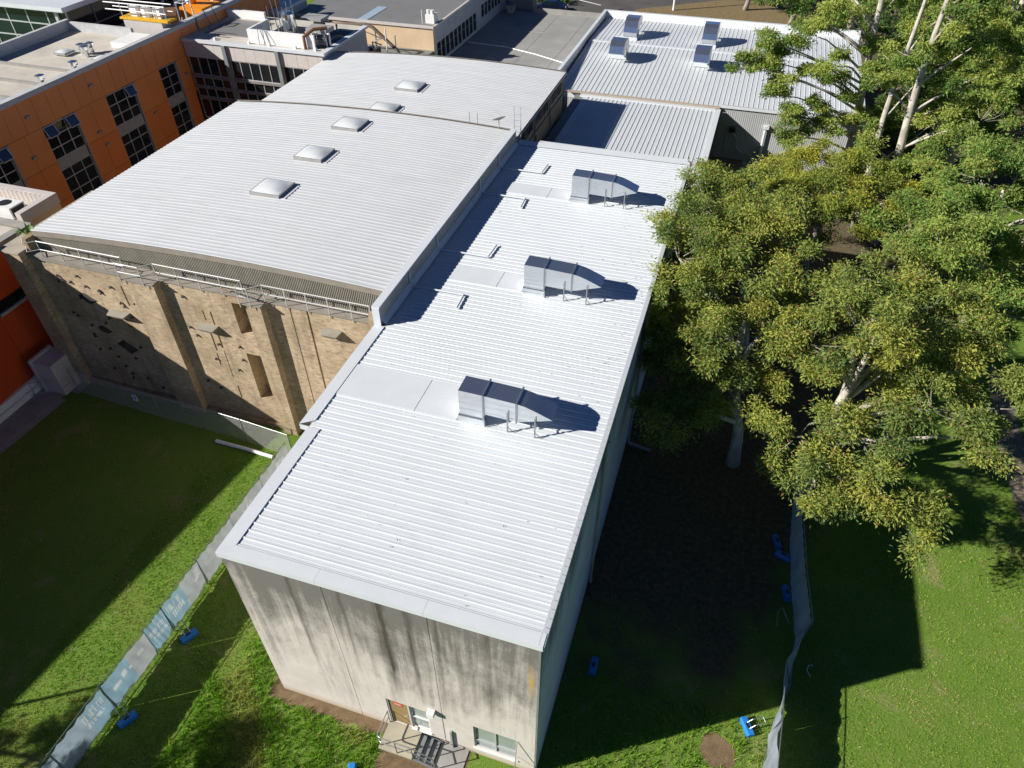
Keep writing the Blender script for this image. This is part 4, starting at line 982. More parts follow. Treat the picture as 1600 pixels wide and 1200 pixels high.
part(lf, 'chassis', MB().box(-37.6, -35.2, 49.0, 51.8, 9.7, 11.2), 'machine'); part(lf, 'boom', MB().obox((-37.2, 50.6, 11.2), (-36.2, 49.6, 13.2), .5, .5), 'machine'); part(lf, 'counterweight', MB().tube([(-38.6, 47.8, 10.6), (-37.4, 48.4, 10.6)], .75, 12), 'rust')
part(lf, 'cage', MB().tube([(-36.0, 46.8, 10.6), (-36.0, 46.8, 12.2), (-35.2, 46.8, 12.2), (-35.2, 46.8, 10.6)], .06, 5).tube([(-36.0, 47.8, 10.6), (-36.0, 47.8, 12.2), (-35.2, 47.8, 12.2), (-35.2, 47.8, 10.6)], .06, 5).tube([(-36.0, 46.8, 12.2), (-36.0, 47.8, 12.2)], .06, 5).tube([(-35.2, 46.8, 12.2), (-35.2, 47.8, 12.2)], .06, 5), 'white')
for (x, yy) in ((-37.3, 49.3), (-35.5, 49.3), (-37.3, 51.5), (-35.5, 51.5)): part(lf, 'wheel', MB().tube([(x - .15, yy, 9.85), (x + .15, yy, 9.85)], .35, 12), 'tyre')

# ================================================================== GLASS BUILDING, FINNED FACADE
tb = thing('glass_building', (-52, 52, 0), 'glass fronted building with thin white overhanging roof at top left', 'building')
Pt = lambda u, w_, d: (u, 42.75 + d, w_)
part(tb, 'core', MB().box(-62, -44.8, 43.6, 62, 0, 11.9), 'tower_wall')
window(tb, Pt, -58, -44.45, 8.2, 11.85, .1, [(i + 1) / 6 for i in range(5)], [.33, .66], .1, 'alu', 'glass_teal')
part(tb, 'corner_column', MB().box(-45.6, -45.3, 42.6, 42.8, 0, 11.9), 'alu')
Px = lambda u, w_, d: (-44.5 - d, u, w_)
window(tb, Px, 43.0, 55, 8.5, 11.8, .1, [.25, .5, .75], [.5], .1, 'tower_wall', 'glass')
part(tb, 'roof', MB().box(-64, -44.0, 42.1, 63, 11.95, 12.3), 'flash'); part(tb, 'soffit_band', MB().box(-63.9, -44.15, 42.25, 62.9, 11.86, 11.945), 'alu')
ff = thing('finned_building', (-42, 56, 0), 'dark glazed facade with slanting white fins at the top of the picture', 'building')
part(ff, 'wall', MB().box(-46.0, -38.2, 55.4, 60, 0, 12.5), 'tower_wall')
Pq = lambda u, w_, d: (u, 55.2 + d, w_)
window(ff, Pq, -44.3, -38.3, 9.6, 12.5, .1, [.25, .5, .75], [], .08, 'tower_wall', 'glass_teal')
for k in range(5):
    x = -44.2 + k * 1.45
    part(ff, 'fin', MB().add([(x, 55.1, 12.6), (x + .45, 55.1, 12.6), (x + .75, 53.6, 9.6), (x + .5, 53.6, 9.6), (x, 55.18, 12.6), (x + .45, 55.18, 12.6), (x + .75, 53.75, 9.6), (x + .5, 53.75, 9.6)], [(0, 1, 2, 3), (7, 6, 5, 4), (0, 3, 7, 4), (1, 5, 6, 2)]), 'white')
part(ff, 'sill_ledge', MB().box(-44.3, -38.3, 53.5, 55.1, 9.3, 9.58), 'spandrel')

# ================================================================== RED WING AT THE LEFT
rw = thing('red_building', (-27, 6, 0), 'red orange rendered wing with white plinth at the left picture edge', 'building')
rw_pts = [(-24.4, 12.2), (-23.6, 3.5), (-26.1, -16), (-46, -16), (-46, 12.2)]
m = cap(rw_pts, 10.7, 10.7); part(rw, 'tall_wall', m, 'red')
part(rw, 'low_wall', MB().box(-34, -24.4, 12.22, 16.4, .0, 8.5), 'red')
part(rw, 'wall_strip', MB().box(-24.395, -24.3, 12.25, 16.3, 5.25, 5.85), 'glass'); part(rw, 'strip_sill', MB().box(-24.395, -24.2, 12.25, 16.3, 5.08, 5.24), 'alu')
part(rw, 'coping', MB().box(-34.1, -24.2, 16.1, 16.55, 8.505, 8.78).box(-24.75, -24.2, 12.25, 16.09, 8.505, 8.78), 'pavement')
part(rw, 'plinth', MB().box(-24.28, -24.05, 2.0, 12.9, 0, .75).box(-24.04, -23.85, 2.0, 12.9, 0, .35), 'white')
part(rw, 'low_roof', MB().box(-34, -24.76, 12.23, 16.0, 8.505, 8.6), 'roof_membrane')
gbx = thing('pale_plant_room', (-28, 18, 0), 'pale flat block with raised parapet between the red wing and the hall', 'building')
part(gbx, 'wall', MB().box(-33.5, -24.9, 16.6, 19.3, 0, 8.55), 'tan'); 
part(gbx, 'parapet', MB().box(-33.5, -24.85, 18.95, 19.35, 8.56, 9.2).box(-25.25, -24.85, 16.6, 18.94, 8.56, 9.2), 'pale_panel')
part(gbx, 'screen', MB().box(-33.5, -25.3, 18.80, 18.94, 8.57, 9.15), corrugated('louvre_screen', (.55, .50, .47), .35, 'X'))
part(gbx, 'roof', MB().box(-33.4, -25.26, 16.65, 18.78, 8.56, 8.6), 'roof_membrane')
au = thing('air_conditioner', (-26.6, 17.2, 8.6), 'white air conditioning unit with round fan behind the pale parapet', 'air conditioner')
part(au, 'casing', MB().box(-27.6, -25.75, 16.75, 17.8, 8.62, 9.3), 'white'); part(au, 'grille', MB().box(-25.748, -25.72, 16.85, 17.7, 8.7, 9.22), 'black')
part(au, 'fan', MB().tube([(-26.6, 17.28, 9.3), (-26.6, 17.28, 9.33)], .36, 14), 'black')

# ================================================================== TEMPORARY FENCES
def cloth(name, c, tr=.45):
    t = NT(name); t.set(.75, 0, .25)
    n = t.noise(1.6, 5, .6); w_ = t.noise(1.0, 3, .6, t.mapping((3, 3, 14)))
    a = t.mix(t.ramp(n, [(.3, 0.0), (.7, 1.0)]), tuple(x * .72 for x in c), c)
    a = t.mix(t.math('MULTIPLY', w_, .3), a, tuple(x * .6 for x in c)); t.color(a)
    tl = t.new('ShaderNodeBsdfTranslucent'); t.link(a, tl.inputs[0])
    mx = t.new('ShaderNodeMixShader'); mx.inputs[0].default_value = tr
    t.link(t.b.outputs[0], mx.inputs[1]); t.link(tl.outputs[0], mx.inputs[2]); t.link(mx.outputs[0], t.out.inputs[0])
    return t.m
M['c_blue'] = cloth('blue_banner_mesh', (.27, .43, .54)); M['c_grey'] = cloth('grey_banner_mesh', (.42, .455, .49)); M['c_pale'] = cloth('pale_blue_banner_mesh', (.34, .43, .51))
M['c_shade'] = cloth('white_blue_shade_cloth', (.46, .52, .58)); M['c_white'] = cloth('white_banner_print', (.56, .60, .62), .48)

def fence_panel(name, b0, b1, t0, t1, label, group, cloths, side, marks=(), seed=0, sag=.03):
    """b0,b1 bottom corners, t0,t1 top corners; cloths: (from, to, material) fractions; side: +1 when the cloth hangs on the +x face"""
    r = random.Random(seed); b0, b1, t0, t1 = map(Vector, (b0, b1, t0, t1))
    e = thing(name, (b0 + b1) / 2, label, 'fence panel', group)
    for a, b in ((b0, t0), (b1, t1)):
        part(e, 'post', MB().tube([a - Vector((0, 0, .08)), b + (b - a) * .03], .022, 6), 'gal_pipe')
    part(e, 'rail', MB().tube([t0, t1], .02, 6), 'gal_pipe'); part(e, 'rail', MB().tube([b0, b1], .018, 6), 'gal_pipe')
    S = lambda u, v, off: (b0.lerp(b1, u)).lerp(t0.lerp(t1, u), v) + Vector((off * side, 0, 0))
    m = MB()
    n = int((t1 - t0).length / .075)
    for k in range(1, n):
        a = S(k / n, 0, 0); b = S(k / n, 1, 0); m.quad(a, a + (b1 - b0).normalized() * .006, b + (b1 - b0).normalized() * .006, b)
    for k in range(1, 7):
        a = S(0, k / 7, 0); b = S(1, k / 7, 0); m.quad(a, b, b + Vector((0, 0, .006)), a + Vector((0, 0, .006)))
    part(e, 'wire_mesh', m, 'gal_pipe', kind='stuff')
    ph = r.uniform(0, 6)
    for (f0, f1, mat) in cloths:
        nu, nv = max(4, int((f1 - f0) * (64 if marks else 18))), (22 if marks else 8); vs = []; fs = []; mi = []
        for i in range(nu + 1):
            u = f0 + (f1 - f0) * i / nu
            for j in range(nv + 1):
                v = .03 + .93 * j / nv
                if j == nv: v -= .035 * abs(math.sin(u * 16 + ph))
                if j == 0: v += .05 * (math.sin(u * 7 + ph) > .6)
                vs.append(S(u, v, .03 + sag * math.sin(u * 9 + ph) * math.sin(v * 3.0 + ph) + .012 * math.sin(u * 31 + v * 7)))
        for i in range(nu):
            for j in range(nv):
                fs.append((i * (nv + 1) + j, (i + 1) * (nv + 1) + j, (i + 1) * (nv + 1) + j + 1, i * (nv + 1) + j + 1))
                u = f0 + (f1 - f0) * (i + .5) / nu; v = .03 + .93 * (j + .5) / nv
                mi.append(1 if any(a_ <= u <= b_ and c_ <= v <= d_ for a_, b_, c_, d_ in marks) else 0)
        o = part(e, 'banner', MB().add(vs, fs), mat, smooth=True)
        if marks: o.data.materials.append(M['c_white']); o.data.polygons.foreach_set('material_index', mi)
    return e
def word(u0, u1, v0, v1, n, seed):
    r = random.Random(seed); out = []; w_ = (u1 - u0) / n
    for k in range(n):
        a = u0 + k * w_
        out.append((a, a + w_ * .28, v0, v1 + r.choice((0, 0, .05))))
        if r.random() < .75: out.append((a + w_ * .30, a + w_ * .78, r.choice((v0, v1 - .035, (v0 + v1) / 2)), 0)); out[-1] = (*out[-1][:3], out[-1][2] + .035)
        if r.random() < .5: out.append((a + w_ * .55, a + w_ * .78, v0, v1))
    return out
G = 'temporary fence panels on the left lawn'
X0 = -5.93
fl = [(-7.85, -5.40, 'fence panel with faded pale blue banner at the bottom picture edge', [(0, 1, 'c_pale')], word(.2, .8, .5, .7, 5, 1)),
      (-5.36, -2.80, 'fence panel with long pale blue banner, nearest blue block below it', [(0, .62, 'c_pale'), (.62, 1, 'c_blue')], word(.55, .95, .58, .78, 7, 2) + word(.55, .9, .38, .5, 8, 3)),
      (-2.74, -.30, 'fence panel with blue and grey banner showing blotchy white print', [(0, .55, 'c_blue'), (.55, 1, 'c_grey')], [(.12, .3, .45, .6), (.34, .45, .5, .66), (.5, .56, .5, .58), (.72, .86, .55, .66)]),
      (-.26, .83, 'short fence panel with deep blue banner carrying two white text lines', [(0, 1, 'c_blue')], word(.1, .9, .55, .72, 5, 4) + word(.2, .95, .32, .45, 6, 5)),
      (.87, 3.31, 'fence panel half blue half grey with two white words and pennant', [(0, .5, 'c_blue'), (.5, 1, 'c_grey')], word(.06, .4, .58, .8, 4, 6) + word(.12, .44, .28, .48, 3, 7) + [(.84, .96, .55, .85), (.80, .90, .45, .55)]),
      (3.35, 5.85, 'grey bannered fence panel beside the white roof corner', [(0, 1, 'c_grey')], word(.62, .98, .3, .42, 4, 8)),
      (5.89, 8.40, 'grey bannered fence panel with row of white letters by the roof edge', [(0, 1, 'c_grey')], word(.2, .98, .35, .6, 6, 9)),
      (8.44, 10.88, 'grey bannered fence panel farthest from the camera, with white crest', [(0, 1, 'c_grey')], [(.55, .72, .45, .7), (.6, .85, .55, .66), (.5, .6, .3, .5)])]
for i, (a, b, lab, cl_, mk_) in enumerate(fl):
    jx = .03 * math.sin(i * 2.1)
    fence_panel('temporary_fence', (X0 + jx, a, .12), (X0 - jx, b, .12), (X0 + jx - .02, a, 2.0), (X0 - jx + .02, b, 2.0), lab, G, cl_, 1, mk_, i)
part_mid = None
GR = 'temporary fence panels on the right lawn'
rp = [((20.0, 18.9), (20.05, 18.9)), ((20.0, 16.35), (20.1, 16.35)), ((19.93, 13.8), (20.1, 13.75)), ((20.08, 11.15), (20.28, 11.0)), ((20.30, 8.75), (20.55, 8.6)), ((20.12, 6.45), (19.55, 6.5)), ((19.42, 4.15), (19.48, 4.1)), ((19.10, 1.7), (19.35, 1.65)), ((18.9, -.8), (19.0, -.8))]
rl = ['shaded fence panel under the tree, farthest from the camera', 'shaded fence panel just below the tree foliage', 'fence panel in the building shadow beside the pair of blue blocks', 'fence panel in deep shadow with a single blue block', 'buckled fence panel in the shadow where the line bends', 'leaning fence panel crossing the edge of the building shadow', 'sunlit pale fence panel next to the bright blue block', 'sunlit fence panel at the bottom picture edge']
for i in range(8):
    (ba, ta), (bb, tb_) = rp[i], rp[i + 1]
    fence_panel('temporary_fence', (*ba, .1), (*bb, .1), (*ta, 1.95), (*tb_, 1.95), rl[i], GR, [(0, 1, 'c_shade')], -1, (), 30 + i, .07)
def block(x, yv, rz, label, group, brace):
    e = thing('fence_block', (x, yv, 0), label, 'fence block', group)
    pr = [(-.16, 0), (-.16, .16), (-.11, .25), (.11, .25), (.16, .16), (.16, 0)]
    part(e, 'block', MB().extrude(pr, lambda u, w_, t: (x + u, yv + t, w_ + .01), -.36, .36), 'blue')
    part(e, 'handle_slot', MB().box(x - .05, x + .05, yv - .1, yv + .1, .256, .275), 'black')
    if brace:
        q = MB()
        for dy in (-.12, .12): q.tube([(x, yv + dy, .2), (x - brace * .25, yv + dy, .45), (x - brace * .72, yv + dy, .5)], .02, 6)
        q.tube([(x - brace * .72, yv - .12, .5), (x - brace * .72, yv + .12, .5)], .02, 6)
        part(e, 'brace', q, 'gal_pipe')
    e.rotation_euler.z = rz; return e
GB = 'blue ballast blocks of the fences'
block(-5.1, .82, -.45, 'blue plastic block with brace beside the two blue text banners', GB, .9)
block(-5.2, -3.0, -.45, 'blue plastic block nearest the bottom left corner of the picture', GB, .9)
block(18.55, 4.25, .5, 'bright blue block lying in sun left of the right fence', GB, -.9)
block(19.30, 13.75, .3, 'upper blue block of the shaded pair beside the right fence', GB, 0)
block(19.62, 13.0, 1.2, 'lower blue block of the shaded pair beside the right fence', GB, 0)
block(19.85, 10.95, .2, 'single blue block in shadow against the right fence', GB, 0)
block(12.16, 4.85, .0, 'blue block alone in the shadow near the concrete side wall', GB, 0)
block(4.35, -2.1, .4, 'blue block half hidden in long grass near the landing', GB, 0)
tag(solo('loose_hook', MB().tube([(20.95, 7.2, .05), (20.8, 7.45, .05), (20.88, 7.7, .06), (21.05, 7.75, .06)], .02, 5), 'white', loc=(20.9, 7.5, 0)), 'small white hooked scrap lying in the shadow right of the fence', 'scrap')
tag(solo('bent_bracket', MB().tube([(19.5, 9.15, .05), (19.42, 9.6, .55), (19.6, 9.8, .6), (19.95, 9.25, .35), (20.05, 9.3, .1)], .022, 5), 'gal_pipe', loc=(19.6, 9.4, 0)), 'bent metal bracket leaning on the buckled fence panel', 'bracket')

# ================================================================== CHAIN-LINK FENCE
cf = thing('chain_link_fence', (-13.8, 12, 0), 'chain link fence with thin posts in front of the brick climbing wall', 'fence')
cps = [(-21.47, 12.37), (-18.32, 12.18), (-15.26, 12.02), (-12.28, 11.96), (-9.31, 11.80), (-6.2, 11.55)]
for x, yv in cps: part(cf, 'post', MB().tube([(x, yv, 0), (x, yv, 1.86)], .03, 7), 'gal_pipe')
part(cf, 'top_rail', MB().tube([(x, yv, 1.82) for x, yv in cps], .014, 6), 'gal_pipe')
m = MB(); wd = .010
for (ax_, ay_), (bx_, by_) in zip(cps[:-1], cps[1:]):
    L_ = math.hypot(bx_ - ax_, by_ - ay_); ux, uy = (bx_ - ax_) / L_, (by_ - ay_) / L_
    s_ = -1.8
    while s_ < L_:
        for sg_ in (1, -1):
            p0 = max(0.0, s_); p1 = min(L_, s_ + 1.8)
            if p1 > p0:
                z0 = (p0 - s_) if sg_ > 0 else 1.8 - (p0 - s_); z1 = (p1 - s_) if sg_ > 0 else 1.8 - (p1 - s_)
                m.quad((ax_ + ux * p0, ay_ + uy * p0, z0), (ax_ + ux * (p0 + wd), ay_ + uy * p0, z0), (ax_ + ux * (p1 + wd), ay_ + uy * p1, z1), (ax_ + ux * p1, ay_ + uy * p1, z1))
        s_ += .075
part(cf, 'wire_mesh', m, 'steel', kind='stuff')
sgn = thing('warning_sign', (-16.6, 12.0, 1.2), 'small white warning sign hung on the chain link fence', 'sign')
part(sgn, 'plate', MB().box(-16.78, -16.42, 11.99, 12.0, .95, 1.45), 'white')
part(sgn, 'pictogram', MB().box(-16.66, -16.54, 11.983, 11.988, 1.08, 1.3).tube([(-16.6, 11.985, 1.36), (-16.6, 11.98, 1.36)], .045, 8), plain('sign_blue', (.10, .22, .45), .5))
tbr = thing('tube_barrier', (-22.6, 11, 0), 'thin tubular barrier beside the red wing and the small pale block', 'barrier')
part(tbr, 'frame', MB().tube([(-23.6, 11.2, 0), (-23.6, 11.2, 1.1), (-22.3, 11.9, 1.1), (-22.3, 11.9, 0)], .025, 6).tube([(-22.9, 10.6, 0), (-22.9, 10.6, .9), (-21.6, 11.5, .9), (-21.5, 12.3, .9)], .025, 6), 'gal_pipe')
tag(solo('white_log', MB().tube([(-11.0, 11.28, .1), (-9.2, 11.26, .11), (-7.3, 11.18, .1)], .105, 9), 'white', loc=(-9.2, 11.2, 0)), 'white pole lying on the grass along the foot of the chain link fence', 'pole')
bm = thing('grass_tuft', (-1.6, 12.7, 0), 'yellow green weeds at the foot of the brick buttress by the roof corner', 'weeds')
wd_m = MB(); r = random.Random(2)
for k in range(40):
    q = leaf_blades(r.uniform(-6.2, -.6), r.uniform(12.4, 13.1), 0, 10, r.uniform(.25, .5), k, .02); wd_m.add(q.v, q.f)
part(bm, 'foliage', wd_m, plain('weed_green', (.12, .15, .03), .7))

# ================================================================== OUT-OF-FRAME POLE WHOSE SHADOW CROSSES THE LAWN
lp = thing('light_pole', (-19.2, -9.6, 0), 'light pole at the left whose thin shadow crosses the sunlit lawn to the fence', 'light pole')
part(lp, 'pole', MB().tube([(-19.2, -9.6, 0), (-19.2, -9.6, 8.6)], [.1, .07], 8), 'gal_pipe'); part(lp, 'lamp_head', MB().box(-19.45, -18.95, -9.75, -9.45, 8.6, 8.75), 'grey_metal')
lp2 = thing('street_pole', (1.1, 104.9, 0), 'white street pole beside the dry verge at the top of the picture', 'pole')
part(lp2, 'pole', MB().tube([(1.1, 104.9, 0), (1.1, 104.9, 9)], [.16, .12], 8), 'white')

# ================================================================== TREES
def foliage_mesh(pos, axis, L, W, tint, name):
    n = len(pos); up = nrg.normal(size=(n, 3)); sd = np.cross(axis, up); sd /= np.linalg.norm(sd, axis=1, keepdims=True) + 1e-9
    v = np.empty((n, 4, 3), np.float32)
    v[:, 0] = pos; v[:, 1] = pos + axis * (L * .45)[:, None] + sd * (W * .5)[:, None]; v[:, 2] = pos + axis * L[:, None]; v[:, 3] = pos + axis * (L * .45)[:, None] - sd * (W * .5)[:, None]
    me = bpy.data.meshes.new(name); me.vertices.add(n * 4); me.vertices.foreach_set('co', v.ravel())
    me.loops.add(n * 4); me.loops.foreach_set('vertex_index', np.arange(n * 4, dtype=np.int32))
    me.polygons.add(n); me.polygons.foreach_set('loop_start', np.arange(0, n * 4, 4, dtype=np.int32))
    at = me.attributes.new('tint', 'FLOAT_COLOR', 'POINT')
    c = np.ones((n, 4, 4), np.float32); c[:, :, :3] = tint[:, None, :]; at.data.foreach_set('color', c.ravel())
    me.update(calc_edges=True); me.validate(); return me

_P = {'bright': ((.060, .098, .027), (.108, .152, .036), (.17, .19, .046)), 'gum': ((.060, .090, .028), (.108, .138, .036), (.185, .185, .040)), 'yellow': ((.070, .100, .026), (.12, .142, .028), (.185, .178, .026)), 'green': ((.050, .088, .025), (.092, .145, .034), (.15, .18, .044)), 'dark': ((.030, .058, .018), (.05, .085, .022), (.075, .105, .028))}
PAL = {k: tuple(tuple(x * 2.3 for x in c) for c in v) for k, v in _P.items()}
def tree(name, base, top, r0, blobs, label, pal='gum', barkm='bark', leaf=.20, per=95, seed=0, group='trees beside the white roofed block', dens=7.0, lump=1.0):
    r = random.Random(seed); g = np.random.default_rng(seed + 100); B = Vector((*base, 0)); T = Vector(top)
    e = thing(name, B, label, 'tree', group)
    def tp(t):
        p = B.lerp(T, t); return p + Vector((.25 * math.sin(t * 5 + seed), .25 * math.cos(t * 4 + seed) - .25 * math.cos(seed), 0)) * min(1, t * 3)
    tr = [tp(k / 10) for k in range(11)]
    part(e, 'trunk', MB().tube(tr, [r0 * (1.25 if k == 0 else 1) * (1 - .07 * k) for k in range(11)], 9), barkm, smooth=True)
    P_, A_, C_ = [], [], []
    c0, c1, c2 = (np.array(x) for x in PAL[pal])
    tw = MB()
    for (cx, cy_, cz, br) in blobs:
        br *= 1.06
        c = Vector((cx, cy_, cz)); t0 = max(.15, min(.97, (cz - br * .9 - .25 * (c - tp(.5)).xy.length) / T.z)) if T.z > 1 else .5
        s_ = tp(t0); mid = s_.lerp(c, .5) + Vector((r.uniform(-.3, .3), r.uniform(-.3, .3), .35)); rr_ = max(.05, r0 * (.45 if T.z < 12 else .24))
        pts = [s_, s_.lerp(mid, .5) + Vector((0, 0, .05)), mid, mid.lerp(c, .5) + Vector((r.uniform(-.2, .2), r.uniform(-.2, .2), .1)), c]
        part(e, 'limb', MB().tube(pts, [rr_, rr_ * .85, rr_ * .65, rr_ * .45, rr_ * .25], 7), barkm, smooth=True)
        ns = max(4, int(br * br * dens * .27))
        for k in range(ns):
            d = Vector((g.normal(), g.normal(), g.normal() * .8 + .3)).normalized(); q = r.uniform(.62, 1.05)
            sc_ = c + Vector((d.x * br, d.y * br, d.z * br * .75)) * q
            if sc_.z < 1.6: continue
            sr = r.uniform(.45, .8) * (1 + .1 * br) * lump; shade = r.gauss(0, 1) * .24
            m_ = c.lerp(sc_, .5) + Vector((r.uniform(-.25, .25), r.uniform(-.25, .25), r.uniform(-.1, .15)))
            tw.tube([c.lerp(m_, .35), m_, sc_], [.026, .02, .01], 4)
            for kk in range(5):
                dd = Vector((g.normal(), g.normal(), g.normal() * .7 + .35)).normalized(); p = sc_ + Vector((dd.x, dd.y, dd.z * .75)) * sr * r.uniform(.45, 1.0)
                if kk < 1: tw.tube([sc_, sc_.lerp(p, .6), p], [.014, .010, .005], 3)
                n = int(per * 1.6 * r.uniform(.6, 1.3)); cr = sr * r.uniform(.36, .58)
                o = g.normal(size=(n, 3)) * np.array([cr, cr, cr * .6]) * .62
                pos = np.array(p)[None] + o
                ax_ = o * .9 + g.normal(size=(n, 3)) * cr * .6 + np.array([0, 0, -.45 * cr]); ax_ /= np.linalg.norm(ax_, axis=1, keepdims=True) + 1e-9
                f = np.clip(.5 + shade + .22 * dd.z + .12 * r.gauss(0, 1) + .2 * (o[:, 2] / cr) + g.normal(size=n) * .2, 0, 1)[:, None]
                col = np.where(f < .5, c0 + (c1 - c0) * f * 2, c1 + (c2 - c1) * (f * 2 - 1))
                br_ = g.random(n) < .04; col[br_] = np.array([.24, .12, .06])
                P_.append(pos); A_.append(ax_); C_.append(col)
    part(e, 'twigs', tw, 'bark_grey', kind='stuff')
    pos = np.concatenate(P_); n = len(pos); L = leaf * 1.12 * g.uniform(.65, 1.3, n); W = L * g.uniform(.27, .42, n)
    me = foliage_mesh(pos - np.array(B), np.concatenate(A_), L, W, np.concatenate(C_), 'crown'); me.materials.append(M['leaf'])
    o = bpy.data.objects.new('crown', me); COL.objects.link(o); o.parent = e; o['kind'] = 'stuff'
    return e
tree('gum_tree', (16.8, 18.4), (15.6, 19.6, 8.6), .34, [(14.2, 19.6, 7.9, 2.7), (13.3, 16.7, 6.3, 1.9), (15.9, 17.0, 6.0, 1.8), (11.9, 22.0, 9.9, 1.8), (15.3, 22.7, 9.3, 2.3), (13.2, 18.9, 7.0, 2.0), (16.9, 20.0, 8.2, 1.9), (12.1, 19.8, 8.8, 1.7), (12.0, 24.6, 10.2, 1.6), (12.9, 15.4, 5.4, 1.4)], 'yellow green gum tree overhanging the white roof edge, pale trunk base in shadow', 'gum', seed=1, leaf=.155, per=140, dens=8.5)
tree('gum_tree', (16.6, 28.6), (15.2, 29.4, 9.4), .3, [(13.1, 28.3, 9.2, 2.4), (15.6, 31.2, 9.2, 2.4), (12.4, 31.4, 8.9, 1.8), (17.4, 27.4, 9.2, 2.1), (13.0, 26.2, 9.1, 1.8), (15.2, 26.0, 9.2, 1.9)], 'rounded gum tree touching the far right corner of the white roof', 'gum', seed=2, leaf=.16, per=130, dens=8.0)
tree('gum_tree', (20.4, 17.0), (21.2, 19.4, 9.0), .36, [(20.6, 19.8, 9.0, 2.6), (23.2, 21.6, 8.7, 2.5), (25.9, 20.6, 7.4, 1.9), (24.2, 17.6, 6.9, 2.1), (21.4, 15.2, 6.4, 2.0), (18.7, 14.9, 6.2, 1.6), (18.6, 18.6, 8.6, 1.9), (23.2, 13.2, 5.0, 1.4), (19.7, 13.0, 5.3, 1.3), (27.3, 19.4, 6.3, 1.5), (22.2, 24.2, 9.0, 2.2), (26.4, 17.6, 5.8, 1.3), (21.2, 13.0, 5.2, 1.2), (25.3, 22.6, 8.4, 1.7)], 'large spreading gum tree with bare pale branches in the middle of the right side', 'gum', seed=3, leaf=.155, per=130, dens=8.0)
tree('wattle_tree', (20.2, 37.4), (19.6, 36.8, 8.4), .26, [(19.4, 36.8, 8.0, 2.8), (22.0, 35.6, 8.2, 2.3), (17.2, 35.0, 7.6, 2.0), (20.8, 32.2, 8.6, 2.4), (18.2, 32.6, 8.4, 2.0), (17.6, 39.4, 6.8, 2.0)], 'golden topped dense tree in front of the grey corrugated wall', 'yellow', 'bark_grey', seed=4, leaf=.16, per=130, dens=8.0)
tree('gum_tree', (25.6, 28.4), (25.2, 27.4, 8.6), .3, [(24.7, 27.6, 8.4, 2.4), (27.4, 29.6, 7.9, 2.3), (25.2, 31.6, 8.8, 2.3), (28.4, 26.4, 7.0, 2.0), (23.2, 30.4, 8.8, 1.9)], 'shadier green gum tree right of the golden tree, above the path', 'green', seed=5, leaf=.17, per=125)
tree('gum_tree', (29.6, 36.0), (29.4, 36.6, 9.4), .32, [(28.2, 37.6, 9.2, 2.7), (30.8, 35.0, 8.4, 2.6), (30.6, 40.0, 9.6, 2.7), (27.2, 33.6, 8.4, 2.0), (32.6, 37.6, 8.2, 2.4), (31.2, 31.4, 7.2, 2.1)], 'dark green gum tree filling the right picture edge below the tall trunks', 'green', seed=6, leaf=.18, per=120)
TG = 'tall white trunked gums at the top right'
tree('tall_gum', (22.2, 49.4), (20.8, 47.8, 20.5), .40, [(15.9, 46.2, 11.4, 1.3), (16.8, 47.0, 14.0, 1.5), (18.2, 46.2, 16.0, 1.6), (13.8, 46.0, 13.6, 1.0), (16.4, 44.6, 9.2, .9), (18.2, 46.4, 9.4, 1.0), (14.8, 48.4, 15.6, 1.5), (13.0, 44.6, 12.2, .8), (17.4, 44.8, 7.6, .9), (17.2, 50.0, 17.0, 1.6), (15.4, 45.0, 10.4, .9), (19.6, 47.4, 17.8, 1.6), (16.0, 47.6, 12.6, 1.2), (17.6, 46.0, 11.6, 1.1), (14.6, 46.4, 12.2, 1.1), (18.8, 48.6, 14.6, 1.3), (13.4, 47.6, 16.0, 1.3), (19.2, 45.4, 12.6, 1.0), (18.0, 45.2, 8.6, 1.0), (19.6, 46.0, 8.0, 1.0), (15.6, 49.4, 17.6, 1.5), (22.8, 48.2, 14.2, 1.3), (23.2, 48.8, 17.2, 1.6), (21.2, 49.2, 15.6, 1.2), (20.0, 46.6, 10.8, 1.0), (21.6, 47.0, 8.4, 1.0)], 'tall white trunked gum reaching left over the rear roof', 'bright', seed=7, leaf=.18, per=85, group=TG, dens=9.5, lump=.85)
tree('tall_gum', (25.2, 45.2), (23.9, 43.6, 20.0), .38, [(27.0, 44.4, 12.2, 1.7), (27.4, 45.6, 15.0, 2.0), (28.4, 43.4, 10.6, 1.8), (22.4, 42.4, 8.4, 1.3), (26.2, 41.4, 8.2, 1.6), (23.2, 45.4, 12.2, 1.1), (25.4, 46.2, 17.4, 1.8), (26.4, 43.8, 9.6, 1.5), (24.2, 42.0, 6.8, 1.4), (29.0, 45.2, 13.4, 1.9), (22.6, 43.6, 14.2, 1.3), (24.6, 43.0, 16.4, 1.4), (21.4, 44.0, 12.2, 1.1), (25.8, 44.6, 10.6, 1.2), (23.4, 41.6, 7.0, 1.3)], 'tall gum with mottled white trunk standing right of the first tall gum', 'bright', seed=8, leaf=.18, per=90, group=TG, dens=9.5, lump=.85)
tree('tall_gum', (24.0, 47.2), (22.8, 45.0, 19.0), .3, [(21.4, 46.6, 13.4, 1.0), (25.4, 48.4, 15.6, 1.6), (26.4, 50.0, 11.8, 1.8), (24.6, 49.6, 8.4, 1.6), (27.8, 49.4, 8.4, 1.9), (26.4, 51.4, 14.4, 1.9)], 'slimmer pale trunk between the two tall gums', 'bright', seed=9, leaf=.18, per=90, group=TG, dens=9.5, lump=.8)
